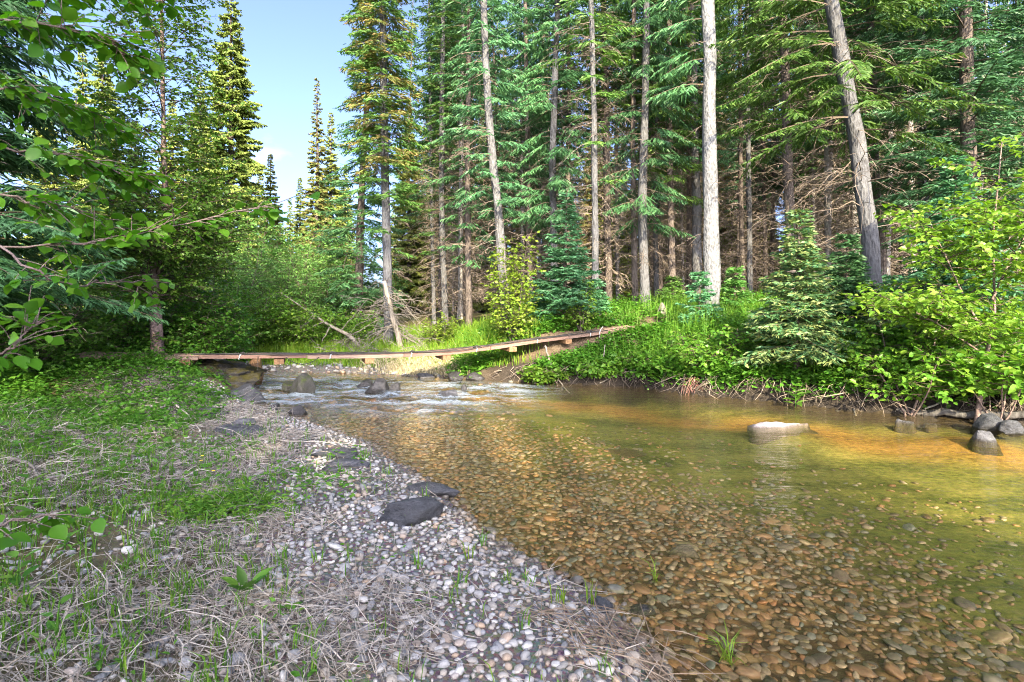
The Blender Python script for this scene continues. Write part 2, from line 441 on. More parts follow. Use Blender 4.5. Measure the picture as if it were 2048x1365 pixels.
# ---------------------------------------------------------------- the lie of the land
LEFTL = np.array([(1.1, -9), (.95, 0), (.75, 1.6), (.65, 2.33), (.54, 2.7), (.42, 3.08), (.11, 3.51), (-.22, 3.9), (-.48, 4.39), (-.72, 5.01), (-1.11, 5.65), (-1.59, 6.37),
                  (-2.7, 7.6), (-3.5, 8.15), (-4.05, 8.6), (-4.3, 9.4), (-5, 10.5), (-7, 11.4), (-12, 12.2), (-30, 13)], float)
RIGHTL = np.array([(-30, 17), (-12, 15), (-6.3, 13.2), (-5.3, 12.9), (-3.6, 12.6), (-2.4, 12.25), (-.75, 11.6), (.74, 11), (2.14, 10.76), (3.03, 9.7), (3.84, 9.19), (4.9, 8.24),
                   (6.24, 7.67), (6.56, 7.29), (8.5, 6.2), (12, 3.5), (16, -1), (20, -9)], float)

def dline(P, L):
    best = np.full(len(P), 1e9)
    for a, b in zip(L[:-1], L[1:]):
        ab = b - a
        t = np.clip(((P - a) @ ab) / (ab @ ab), 0, 1)
        q = a + t[:, None] * ab
        best = np.minimum(best, np.hypot(P[:, 0] - q[:, 0], P[:, 1] - q[:, 1]))
    return best

POLY = np.concatenate([LEFTL, RIGHTL])
def inside(P):
    r = np.zeros(len(P), bool)
    x, y = P[:, 0], P[:, 1]
    for a, b in zip(POLY, np.roll(POLY, -1, 0)):
        c = ((a[1] > y) != (b[1] > y))
        with np.errstate(divide='ignore', invalid='ignore'):
            xx = (b[0] - a[0]) * (y - a[1]) / (b[1] - a[1]) + a[0]
        r ^= c & (x < xx)
    return r

def land(x, y):
    """returns height, distance to water (negative in it), right-bank flag, distance to left and right lines"""
    x = np.atleast_1d(np.asarray(x, float)); y = np.atleast_1d(np.asarray(y, float))
    wob = .10 * fbm(x * 1.7, y * 1.7, 5, 3)
    P = np.stack([x + wob, y + wob], 1)
    dl = dline(P, LEFTL); dr = dline(P, RIGHTL)
    ins = inside(P)
    d = np.where(ins, -1, 1) * np.minimum(dl, dr)
    right = dr < dl
    # right bank: undercut bank and a forest floor, low flood plain upstream
    st = sstep(-1.9, .9, x)
    steep = .34 * sstep(0, .3, d) + .6 * sstep(.3, 1.5, d) + .5 * sstep(1.0, 5.5, d)
    low = .08 * sstep(0, .4, d) + np.minimum(.10 * np.maximum(d, 0), .95)
    hr = st * steep + (1 - st) * low
    # left bank: shelving gravel, then a grassy bank
    t = sstep(7.0, 8.8, y)
    gr = .03 * sstep(0, .2, d) + .05 * np.clip(d, 0, 3) + .45 * sstep(1.6, 4.2, d) + .35 * sstep(4, 8, d)
    bk = .30 * sstep(0, .5, d) + .32 * sstep(.3, 1.6, d) + .5 * sstep(2, 8, d)
    hl = (1 - t) * gr + t * bk
    h = np.where(right, hr, hl)
    h = h + np.where(ins, 0, sstep(0, 1.2, d) * (.10 * fbm(x * .9, y * .9, 2) + .05 * fbm(x * 4, y * 4, 3, 3)))
    dep = np.minimum(.02 + .115 * dl, .03 + .85 * dr + (.30 * dr - .85 * dr) * sstep(2.2, 3.4, x))
    dep = np.minimum(dep, .46 - .26 * sstep(7.5, 9.5, y) * sstep(1.5, -1.5, x))
    dep = dep + .05 * fbm(x * 1.3, y * 1.3, 8) * np.minimum(1, dep * 6)
    dep = dep * (1 - .72 * np.exp(-(((x - 3.5) / .62) ** 2 + ((y - 7.25) / .5) ** 2)))
    dep = dep * (1 - .7 * np.exp(-(((x - 5.45) / .6) ** 2 + ((y - 6.75) / .5) ** 2)))      # a shoal round the pale rock
    h = np.where(ins, -.5 * dep, h)      # shallow, as clear water looks when one sees it at a low angle
    return h, d, right, dl, dr

def H(x, y): return land(x, y)[0]
def H1(x, y): return float(land([x], [y])[0][0])

def at(px, py, depth):
    """a pixel of the photograph at a given distance -> point in the world"""
    return np.array([(px - 1024) / FPX * depth, depth, EYE - (py - HORIZON) / FPX * depth])

def on_ground(px, py):
    """where the view ray through a pixel meets the land or the water bed"""
    ds = np.linspace(1.2, 60, 4000) ** 1.0
    x = (px - 1024) / FPX * ds; z = EYE - (py - HORIZON) / FPX * ds
    h = H(x, ds)
    k = np.argmax(z < h)
    return np.array([x[k], ds[k], h[k]])

def on_water(px, py):
    d = EYE * FPX / (py - HORIZON)
    return np.array([(px - 1024) / FPX * d, d, 0.0])

def in_view(x, y, margin=1.5):
    return (y > .8) & (np.abs(x) < y * .9 + margin)

def axis(fine0, fine1, step, far0, far1, growth=1.16):
    a = list(np.arange(fine0, fine1 + 1e-6, step))
    s = step
    while a[-1] < far1: s *= growth; a.append(a[-1] + s)
    s = step; left = []
    x = fine0
    while x > far0: s *= growth; x -= s; left.append(x)
    return np.array(left[::-1] + a)

def gridmesh(xs, ys):
    X, Y = np.meshgrid(xs, ys)
    n, m = X.shape
    i = np.arange(n * m).reshape(n, m)
    F = np.stack([i[:-1, :-1], i[:-1, 1:], i[1:, 1:], i[1:, :-1]], -1).reshape(-1, 4)
    return X.ravel(), Y.ravel(), F

def compact(V, F):
    u, inv = np.unique(F.ravel(), return_inverse=True)
    return u, V[u], inv.reshape(F.shape)

gx, gy, gF = gridmesh(axis(-9, 10, .09, -500, 500), axis(.6, 15.5, .09, -200, 900))
gh, gd, gright, gdl, gdr = land(gx, gy)
GV = np.stack([gx, gy, gh], 1)
fc = gd[gF].mean(1)

def ground_mat():
    m, nt, out = newmat('forest soil litter and gravel')
    at_ = nd(nt, 'ShaderNodeAttribute', attribute_name='zone')
    sp = nd(nt, 'ShaderNodeSeparateColor', {0: at_.outputs['Color']})
    tc = nd(nt, 'ShaderNodeTexCoord').outputs['Object']
    n1 = nd(nt, 'ShaderNodeTexNoise', {'Vector': tc, 'Scale': 2.2, 'Detail': 8, 'Roughness': .7}).outputs[0]
    n2 = nd(nt, 'ShaderNodeTexNoise', {'Vector': tc, 'Scale': 30., 'Detail': 5, 'Roughness': .75}).outputs[0]
    v = nd(nt, 'ShaderNodeTexVoronoi', {'Vector': tc, 'Scale': 55.}).outputs['Color']
    f = mth(nt, 'ADD', mth(nt, 'MULTIPLY', n1, .5), mth(nt, 'MULTIPLY', n2, .5))
    litter = ramp(nt, f, [(.3, (.045, .033, .024)), (.5, (.12, .09, .06)), (.7, (.22, .17, .115))])
    moss = ramp(nt, f, [(.3, (.03, .045, .012)), (.7, (.10, .12, .025))])
    soil = ramp(nt, n2, [(.3, (.012, .010, .009)), (.7, (.05, .042, .036))])
    grav = mixc(nt, .5, ramp(nt, n2, [(.3, (.04, .036, .033)), (.7, (.14, .13, .12))]), mixc(nt, .85, v, (.12, .11, .10)))
    col = mixc(nt, sp.outputs[2], litter, moss)
    col = mixc(nt, sp.outputs[0], col, grav)
    col = mixc(nt, sp.outputs[1], col, soil)
    b = nd(nt, 'ShaderNodeBump', {'Height': f, 'Strength': .8, 'Distance': .05}).outputs[0]
    p = nd(nt, 'ShaderNodeBsdfPrincipled', {'Base Color': col, 'Roughness': .95, 'Normal': b, 'Specular IOR Level': .15})
    nt.links.new(p.outputs[0], out.inputs[0])
    return m

def bed_mat():
    m, nt, out = newmat('stream bed of amber gravel and algae')
    at_ = nd(nt, 'ShaderNodeAttribute', attribute_name='zone')
    sp = nd(nt, 'ShaderNodeSeparateColor', {0: at_.outputs['Color']})
    tc = nd(nt, 'ShaderNodeTexCoord').outputs['Object']
    flow = nd(nt, 'ShaderNodeMapping', {'Vector': tc, 'Rotation': (0, 0, RAD(30)), 'Scale': (.5, 1.6, 1)}).outputs[0]
    n1 = nd(nt, 'ShaderNodeTexNoise', {'Vector': flow, 'Scale': 1.5, 'Detail': 5, 'Roughness': .6}).outputs[0]
    n2 = nd(nt, 'ShaderNodeTexNoise', {'Vector': tc, 'Scale': 16., 'Detail': 6, 'Roughness': .7}).outputs[0]
    vc = nd(nt, 'ShaderNodeTexVoronoi', {'Vector': tc, 'Scale': 14.})
    f = mth(nt, 'ADD', mth(nt, 'MULTIPLY', n1, .45), mth(nt, 'MULTIPLY', n2, .55))
    dim_algae = ramp(nt, f, [(.32, (.025, .03, .008)), (.43, (.065, .075, .02)), (.54, (.135, .135, .036)), (.68, (.22, .19, .065))])
    amber = ramp(nt, f, [(.34, (.10, .06, .015)), (.53, (.24, .14, .04)), (.7, (.36, .23, .075))])
    stony = ramp(nt, nd(nt, 'ShaderNodeSeparateColor', {0: vc.outputs['Color']}).outputs[0], [(0, (.06, .042, .025)), (.5, (.17, .10, .045)), (1, (.26, .18, .09))])
    stony = mixc(nt, nd(nt, 'ShaderNodeMapRange', {'Value': vc.outputs['Distance'], 'From Min': .3, 'From Max': .7}).outputs[0], stony, (.05, .036, .02))
    col = mixc(nt, sp.outputs[0], dim_algae, stony)
    col = mixc(nt, sp.outputs[1], col, amber)
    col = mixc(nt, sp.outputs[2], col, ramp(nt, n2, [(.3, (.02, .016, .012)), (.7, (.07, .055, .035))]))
    b = nd(nt, 'ShaderNodeBump', {'Height': f, 'Strength': .5, 'Distance': .05}).outputs[0]
    p = nd(nt, 'ShaderNodeBsdfPrincipled', {'Base Color': col, 'Roughness': .9, 'Normal': b, 'Specular IOR Level': .1})
    nt.links.new(p.outputs[0], out.inputs[0])
    return m

gz_grav = np.where(gright, sstep(.9, .2, gd) * (1 - sstep(-2.2, -.2, gx)), sstep(2.4, 1.2, gd + .8 * fbm(gx * 1.3, gy * 1.3, 21)) * sstep(9.4, 8.2, gy))
gz_soil = np.where(gright & (gd < 1.0), sstep(-1.9, .2, gx) * sstep(.75, .3, gd), 0) + np.where(~gright, .5 * sstep(2.5, 4, gd), 0)
gz_moss = np.where(gright, sstep(.1, .5, .5 + fbm(gx * .5, gy * .5, 31)) * sstep(3, 9, gd) * .8, .5)
bd_stony = sstep(2.6, 1.0, gdl + .5 * fbm(gx, gy, 41)) + .75 * sstep(7.8, 9.2, gy) * sstep(1.2, -1.0, gx)
bd_amber = np.exp(-((gdr - 1.25 - .35 * fbm(gx * .5, gy * .5, 51)) / .42) ** 2) * sstep(-2, -.5, gx)

def set_zone(me, *ch):
    a = me.attributes.new('zone', 'FLOAT_COLOR', 'POINT')
    c = np.ones((len(ch[0]), 4), np.float32)
    for i, v in enumerate(ch): c[:, i] = np.clip(v, 0, 1)
    a.data.foreach_set('color', c.ravel())

u, V_, F_ = compact(GV, gF[fc > 0])
g = Geo().add(V_, F_); me = g.mesh('ground', ground_mat())
set_zone(me, gz_grav[u], gz_soil[u], gz_moss[u])
GROUND = add_obj('ground', me, kind='structure')
u, V_, F_ = compact(GV, gF[fc <= 0])
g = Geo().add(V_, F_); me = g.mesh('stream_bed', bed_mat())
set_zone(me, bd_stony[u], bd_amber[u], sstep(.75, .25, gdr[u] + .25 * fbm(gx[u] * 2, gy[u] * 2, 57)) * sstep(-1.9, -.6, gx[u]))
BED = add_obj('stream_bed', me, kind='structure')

# water surface, a little wider than the stream so that it runs in under the banks
def rapid(x, y):
    a = sstep(8.2, 9.0, y + .25 * x * 0) * sstep(1.0, -.6, x - .25 * (y - 9)) * sstep(12.6, 11.6, y + .35 * (x + 3.5))
    b = .75 * np.exp(-(((x + 1.2) / 1.3) ** 2 + ((y - 8.3) / .55) ** 2))
    return np.clip(np.maximum(a, b), 0, 1)

wx, wy, wF = gridmesh(axis(-7, 10, .06, -30, 22), axis(1.5, 13.5, .06, -9, 17))
wd = land(wx, wy)[1]
keep = wd[wF].min(1) < .12
rp = rapid(wx, wy)
ca, sa = math.cos(RAD(-30)), math.sin(RAD(-30))
fu = wx * ca + wy * sa; fv = -wx * sa + wy * ca
wz = .006 * fbm(fu * 1.2, fv * 3.0, 61) + rp * (.075 * fbm(fu * 3.0, fv * 5.2, 62, 3) + .05 * fbm(fu * .9, fv * 1.6, 63, 2) + .015)
u, V_, F_ = compact(np.stack([wx, wy, wz], 1), wF[keep])

def water_mat():
    m, nt, out = newmat('clear amber stream water')
    tc = nd(nt, 'ShaderNodeTexCoord').outputs['Object']
    at_ = nd(nt, 'ShaderNodeAttribute', attribute_name='zone')
    rap = nd(nt, 'ShaderNodeSeparateColor', {0: at_.outputs['Color']}).outputs[0]
    fl = nd(nt, 'ShaderNodeMapping', {'Vector': tc, 'Rotation': (0, 0, RAD(30)), 'Scale': (.55, 1.5, 1)}).outputs[0]
    n1 = nd(nt, 'ShaderNodeTexNoise', {'Vector': fl, 'Scale': 4.5, 'Detail': 3, 'Roughness': .5, 'Distortion': .4}).outputs[0]
    n2 = nd(nt, 'ShaderNodeTexNoise', {'Vector': fl, 'Scale': 15., 'Detail': 4, 'Roughness': .6, 'Distortion': .6}).outputs[0]
    hgt = mth(nt, 'ADD', n1, mth(nt, 'MULTIPLY', n2, .6))
    stg = nd(nt, 'ShaderNodeMapRange', {'Value': rap, 'To Min': .30, 'To Max': .9}).outputs[0]
    b = nd(nt, 'ShaderNodeBump', {'Height': hgt, 'Strength': stg, 'Distance': .06}).outputs[0]
    fr = nd(nt, 'ShaderNodeFresnel', {'IOR': 1.33, 'Normal': b}).outputs[0]
    tr = nd(nt, 'ShaderNodeBsdfTransparent', {'Color': (.96, .93, .80, 1)})
    gl = nd(nt, 'ShaderNodeBsdfGlossy', {'Color': (1, 1, 1, 1), 'Roughness': .04, 'Normal': b})
    front = mth(nt, 'SUBTRACT', 1.0, nd(nt, 'ShaderNodeNewGeometry').outputs['Backfacing'])
    fr = mth(nt, 'MULTIPLY', fr, front)
    mx = nd(nt, 'ShaderNodeMixShader', {0: fr, 1: tr.outputs[0], 2: gl.outputs[0]})
    # broken white water in the riffle, the sky's blue reflection put into its colour
    fm = nd(nt, 'ShaderNodeMapping', {'Vector': tc, 'Rotation': (0, 0, RAD(30)), 'Scale': (.7, 2.8, 1)}).outputs[0]
    n3 = nd(nt, 'ShaderNodeTexNoise', {'Vector': fm, 'Scale': 15.0, 'Detail': 8, 'Roughness': .8, 'Distortion': 1.4}).outputs[0]
    n4 = nd(nt, 'ShaderNodeTexNoise', {'Vector': fm, 'Scale': 1.5, 'Detail': 3}).outputs[0]
    k = mth(nt, 'ADD', mth(nt, 'MULTIPLY', n3, .65), mth(nt, 'MULTIPLY', n4, .5))
    k = nd(nt, 'ShaderNodeMapRange', {'Value': k, 'From Min': .535, 'From Max': .66, 'To Max': .72}).outputs[0]
    k = mth(nt, 'MULTIPLY', k, rap)
    foam = nd(nt, 'ShaderNodeBsdfPrincipled', {'Base Color': (.33, .41, .52, 1), 'Roughness': .35, 'Normal': b})
    mx2 = nd(nt, 'ShaderNodeMixShader', {0: k, 1: mx.outputs[0], 2: foam.outputs[0]})
    nt.links.new(mx2.outputs[0], out.inputs[0])
    return m
me = Geo().add(V_, F_).mesh('stream_water', water_mat())
set_zone(me, rp[u])
WATER = add_obj('stream_water', me, kind='structure')

# ---------------------------------------------------------------- pebbles and river stones
def pebble_tmpl(seed, nu=8, rings=3):
    r = rng_(seed)
    T = [[0, 0, -.5]]
    for i in range(1, rings + 1):
        ph = -math.pi / 2 + math.pi * i / (rings + 1)
        for k in range(nu):
            a = 2 * math.pi * k / nu + .2 * i
            T.append([math.cos(ph) * math.cos(a) * .5, math.cos(ph) * math.sin(a) * .5, math.sin(ph) * .5])
    T.append([0, 0, .5])
    T = np.array(T)
    e = rand_dir(r, 7)
    for v in e:                                    # flatten a few sides so that no two outlines agree
        k = T @ v
        lim = .5 * r.uniform(.55, .95)
        T = T - np.maximum(k - lim, 0)[:, None] * v * .8
    T = T * (1 + .06 * r.normal(size=(len(T), 1)))
    F3 = []; F4 = []
    for k in range(nu):
        F3.append([0, 1 + (k + 1) % nu, 1 + k])
        F3.append([len(T) - 1, len(T) - 1 - nu + k, len(T) - 1 - nu + (k + 1) % nu])
        for i in range(rings - 1):
            a = 1 + i * nu; b = a + nu
            F4.append([a + k, a + (k + 1) % nu, b + (k + 1) % nu, b + k])
    return T, [np.array(F3), np.array(F4)]

PEB = [pebble_tmpl(100 + i) for i in range(12)]
PEBM = [pebble_tmpl(120 + i, 7, 2) for i in range(10)]
PEBS = [pebble_tmpl(140 + i, 5, 2) for i in range(8)]

def jitter_grid(rng, x0, x1, y0, y1, step):
    X, Y = np.meshgrid(np.arange(x0, x1, step), np.arange(y0, y1, step))
    n = X.size
    return X.ravel() + rng.uniform(-.5, .5, n) * step, Y.ravel() + rng.uniform(-.5, .5, n) * step

def lay_stones(rng, x, y, size, flat, name, mat_one, mat_many, parent, lift=.18):
    """the largest in view become objects of their own, the rest one part"""
    n = len(x)
    h = H(x, y)
    a = rng.uniform(0, 2 * np.pi, n)
    tilt = nrm(np.stack([rng.normal(0, .22, n), rng.normal(0, .22, n), np.ones(n)], 1))
    X = nrm(np.cross(np.stack([-np.sin(a), np.cos(a), 0 * a], 1), tilt)); Y = np.cross(tilt, X)
    asp = rng.uniform(.48, .95, n)
    thick = flat * rng.uniform(.7, 1.3, n)
    sc = np.stack([size, size * asp, size * thick], 1)
    pos = np.stack([x, y, h + size * thick * lift], 1)
    vis = (np.abs(x) < y * .9) & (EYE - h < y * .665)
    rank = np.where(vis, size / y, 0)
    big = np.argsort(-rank)[:300]
    big = big[rank[big] > 0]
    meshes = [Geo().add(T, F).mesh(name, mat_one) for T, F in PEB]
    pick = rng.integers(0, len(PEB), n)
    from mathutils import Matrix
    for i in big:
        o = bpy.data.objects.new(name, meshes[pick[i]])
        COL.objects.link(o); o.parent = parent
        Rm = Matrix([[X[i][r] * sc[i][0], Y[i][r] * sc[i][1], tilt[i][r] * sc[i][2], pos[i][r]] for r in range(3)] + [[0, 0, 0, 1]])
        o.matrix_local = Rm
    rest = np.ones(n, bool); rest[big] = False
    g = Geo()
    near = rest & (size / np.maximum(y, 1) > .009)
    far = rest & ~near
    for sel, tm in ((near, PEBM), (far, PEBS)):
        for k, (T, F) in enumerate(tm):
            s = sel & (pick % len(tm) == k)
            if s.any(): g.add(*stamp(T, F, pos[s], X[s], Y[s], tilt[s], sc[s]))
    add_obj(name + 's', g.mesh(name + 's', mat_many), parent, kind='stuff')

def dry_stones():
    r = rng_(7)
    xs, ys, ss = [], [], []
    for (x0, x1, y0, y1, st, s0, s1, keepf) in ((-3, 1.1, 1.7, 4.2, .04, .024, .07, 1.0), (-4.8, .5, 4.2, 8.9, .06, .035, .075, 1.0), (-3, 1, 1.7, 5, .15, .055, .105, .6), (-7, -1.2, 11.6, 13.8, .12, .08, .2, .8)):
        x, y = jitter_grid(r, x0, x1, y0, y1, st)
        h, d, right, dl, dr = land(x, y)
        gz = 1.25 + .8 * fbm(x * 1.1, y * 1.1, 77)
        gz = np.where(y > 6, .95 + .5 * fbm(x * 2, y * 2, 78) + .5 * sstep(6.5, 8, y), gz)
        dens = np.where(d < gz, 1.0, .45) * (d < 3.2)
        if y0 > 10: dens = (d < .75) * 1.0 * right
        ok = (d > -.06) & (r.random(len(x)) < keepf * dens) & in_view(x, y, .8)
        xs.append(x[ok]); ys.append(y[ok]); ss.append(s0 + (s1 - s0) * r.random(ok.sum()) ** 1.8)
    lay_stones(r, np.concatenate(xs), np.concatenate(ys), np.concatenate(ss), .48, 'pebble', M['pebble'], M['pebbles'], GROUND)
dry_stones()

def wet_stones():
    r = rng_(9)
    xs, ys, ss = [], [], []
    for (x0, x1, y0, y1, st, s0, s1, kf) in ((-.6, 4.8, 1.8, 5.2, .05, .042, .085, 1.0), (-.4, 4.5, 1.8, 4.8, .15, .08, .16, .5), (-3.5, 4, 5.2, 8.3, .07, .05, .10, 1.0), (-5, 0.8, 8.3, 12.5, .2, .08, .2, .7)):
        x, y = jitter_grid(r, x0, x1, y0, y1, st)
        h, d, right, dl, dr = land(x, y)
        dens = .75 * sstep(3.0, 1.4, dl + .5 * fbm(x, y, 81)) + .25 * sstep(4.6, 2.2, dl + .7 * fbm(x, y, 82)) + .02
        dens = np.maximum(dens, .55 * sstep(8, 9, y) * sstep(1, -1, x))
        ok = (d < .02) & (r.random(len(x)) < kf * dens) & in_view(x, y, .6)
        s = s0 + (s1 - s0) * r.random(ok.sum()) ** 1.6
        s = np.where(y[ok] > 8.2, s, np.minimum(s, .06 + -h[ok] * 1.5 + .03))
        xs.append(x[ok]); ys.append(y[ok]); ss.append(s)
    lay_stones(r, np.concatenate(xs), np.concatenate(ys), np.concatenate(ss), .30, 'river_stone', M['cobble'], M['cobbles'], BED, .10)
wet_stones()
# ---------------------------------------------------------------- rocks
_ico = {}
def ico(sub):
    if sub not in _ico:
        bm = bmesh.new(); bmesh.ops.create_icosphere(bm, subdivisions=sub, radius=1)
        V = np.array([v.co[:] for v in bm.verts]); F = np.array([[v.index for v in f.verts] for f in bm.faces])
        bm.free(); _ico[sub] = (V, F)
    return _ico[sub]

def rock_geo(seed, dims, nplanes=16, rough=.06, sub=4, strata=0.0):
    r = rng_(seed)
    D, F = ico(sub)
    n = rand_dir(r, nplanes); dd = r.uniform(.62, 1.0, nplanes)
    k = D @ n.T
    rad = np.min(np.where(k > .05, dd / np.maximum(k, .05), 9), 1)
    rad = np.minimum(rad, 1.15)
    V = D * rad[:, None]
    off = r.uniform(0, 50)
    nz = np.array([mnoise.fractal(Vector((v * 2.2 + off).tolist()), .9, 2.1, 5) for v in V])
    V = V + D * (nz * rough)[:, None]
    if strata:
        a = V @ nrm(np.array([.25, .15, 1.0]))
        q = np.sin(a * 17 + 2 * nz) + .6 * np.sin(a * 37 + nz * 3)
        V[:, :2] *= (1 + strata * q)[:, None]
    return V * np.asarray(dims) * .5, F

def rock(name, label, pos, dims, mat, seed, rz=0.0, tilt=(0, 0), strata=0.0, rough=.11, sink=.25, group=None, nplanes=16, sub=4, top=None, bottom=.5):
    if top is not None: dims = (dims[0] * 1.5, dims[1] * 1.5, top + bottom)
    V, F = rock_geo(seed, dims, nplanes, rough, sub, strata)
    me = Geo().add(V, F).mesh(name, mat)
    o = add_obj(name, me)
    o.location = (pos[0], pos[1], pos[2] + dims[2] * (.5 - sink))
    if top is not None: o.location[2] = (top - bottom) / 2
    o.rotation_euler = (tilt[0], tilt[1], rz)
    tag(o, label, 'rock', group)
    return o

G_ = on_ground
W_ = on_water
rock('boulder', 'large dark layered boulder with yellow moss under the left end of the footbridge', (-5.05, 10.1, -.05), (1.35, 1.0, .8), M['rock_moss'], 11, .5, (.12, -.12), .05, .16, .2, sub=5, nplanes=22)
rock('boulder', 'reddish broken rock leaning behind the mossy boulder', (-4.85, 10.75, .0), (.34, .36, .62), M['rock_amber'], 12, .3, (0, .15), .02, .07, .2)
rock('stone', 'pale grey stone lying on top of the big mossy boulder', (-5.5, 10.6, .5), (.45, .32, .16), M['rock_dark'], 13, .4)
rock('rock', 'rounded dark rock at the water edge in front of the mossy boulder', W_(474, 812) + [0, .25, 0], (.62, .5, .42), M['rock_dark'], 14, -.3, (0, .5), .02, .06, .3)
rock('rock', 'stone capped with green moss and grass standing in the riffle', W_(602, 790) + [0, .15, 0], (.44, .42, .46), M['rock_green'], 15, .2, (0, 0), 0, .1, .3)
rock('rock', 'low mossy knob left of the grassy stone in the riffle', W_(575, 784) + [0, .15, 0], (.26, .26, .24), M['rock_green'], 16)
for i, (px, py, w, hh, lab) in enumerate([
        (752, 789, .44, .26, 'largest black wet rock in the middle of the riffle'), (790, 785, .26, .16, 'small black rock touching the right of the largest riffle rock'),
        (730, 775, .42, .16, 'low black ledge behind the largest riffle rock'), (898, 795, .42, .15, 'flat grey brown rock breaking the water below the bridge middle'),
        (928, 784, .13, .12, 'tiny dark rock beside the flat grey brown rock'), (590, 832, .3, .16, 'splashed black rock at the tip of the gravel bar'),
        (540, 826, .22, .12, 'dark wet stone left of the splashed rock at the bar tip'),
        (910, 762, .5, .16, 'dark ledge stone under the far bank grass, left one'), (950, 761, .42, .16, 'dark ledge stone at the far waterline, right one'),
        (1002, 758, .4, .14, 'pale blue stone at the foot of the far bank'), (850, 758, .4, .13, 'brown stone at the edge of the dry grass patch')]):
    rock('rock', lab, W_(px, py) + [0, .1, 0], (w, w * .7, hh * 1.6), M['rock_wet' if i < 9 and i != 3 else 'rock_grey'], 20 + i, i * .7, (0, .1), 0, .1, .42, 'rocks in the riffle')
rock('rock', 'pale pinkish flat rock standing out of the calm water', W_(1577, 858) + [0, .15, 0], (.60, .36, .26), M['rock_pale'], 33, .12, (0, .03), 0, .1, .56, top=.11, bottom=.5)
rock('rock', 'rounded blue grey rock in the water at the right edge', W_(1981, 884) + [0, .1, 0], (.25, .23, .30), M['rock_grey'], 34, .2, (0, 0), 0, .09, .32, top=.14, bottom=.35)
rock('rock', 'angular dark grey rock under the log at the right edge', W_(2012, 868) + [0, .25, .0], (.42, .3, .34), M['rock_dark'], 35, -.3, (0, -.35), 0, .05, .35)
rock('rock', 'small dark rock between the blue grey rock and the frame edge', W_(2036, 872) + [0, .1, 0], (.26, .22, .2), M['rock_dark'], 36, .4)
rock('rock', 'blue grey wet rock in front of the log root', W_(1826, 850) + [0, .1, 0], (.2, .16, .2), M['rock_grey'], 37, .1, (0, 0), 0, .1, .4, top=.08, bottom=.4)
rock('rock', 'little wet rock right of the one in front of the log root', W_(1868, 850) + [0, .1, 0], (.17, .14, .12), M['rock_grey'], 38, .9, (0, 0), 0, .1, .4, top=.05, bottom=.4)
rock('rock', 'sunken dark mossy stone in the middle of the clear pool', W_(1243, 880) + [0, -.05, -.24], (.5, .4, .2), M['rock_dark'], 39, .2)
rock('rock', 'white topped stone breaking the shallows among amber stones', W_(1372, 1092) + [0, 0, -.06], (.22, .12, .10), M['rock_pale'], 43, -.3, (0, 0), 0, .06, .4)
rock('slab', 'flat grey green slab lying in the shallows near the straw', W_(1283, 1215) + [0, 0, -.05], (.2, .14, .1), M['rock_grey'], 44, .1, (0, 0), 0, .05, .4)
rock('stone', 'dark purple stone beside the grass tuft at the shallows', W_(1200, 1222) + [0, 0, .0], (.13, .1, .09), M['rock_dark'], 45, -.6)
def slab(px, py, w, dpt, hh, mat, seed, lab, rz=0, tilt=(0, 0), strata=.02):
    p = G_(px, py); p[2] = max(p[2], -.02)
    return rock('slab', lab, p + [0, dpt * .3, 0], (w, dpt, hh), M[mat], seed, rz, tilt, strata, .12, .38, 'slabs on the gravel bar', 13)
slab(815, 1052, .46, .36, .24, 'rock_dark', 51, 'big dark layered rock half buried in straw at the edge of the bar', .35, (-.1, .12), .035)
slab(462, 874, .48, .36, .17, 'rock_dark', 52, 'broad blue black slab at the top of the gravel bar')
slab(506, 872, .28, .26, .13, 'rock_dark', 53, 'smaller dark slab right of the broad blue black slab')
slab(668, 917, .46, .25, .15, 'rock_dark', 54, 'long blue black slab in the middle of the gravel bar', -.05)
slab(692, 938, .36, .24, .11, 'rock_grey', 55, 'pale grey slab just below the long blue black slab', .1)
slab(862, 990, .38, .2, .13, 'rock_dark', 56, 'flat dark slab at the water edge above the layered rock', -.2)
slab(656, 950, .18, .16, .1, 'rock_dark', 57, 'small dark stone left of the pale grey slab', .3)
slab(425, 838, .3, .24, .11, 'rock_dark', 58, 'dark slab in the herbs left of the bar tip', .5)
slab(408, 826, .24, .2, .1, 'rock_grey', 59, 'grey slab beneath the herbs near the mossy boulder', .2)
slab(480, 852, .3, .24, .12, 'rock_grey', 60, 'pale slab behind the broad blue black slab', -.2)

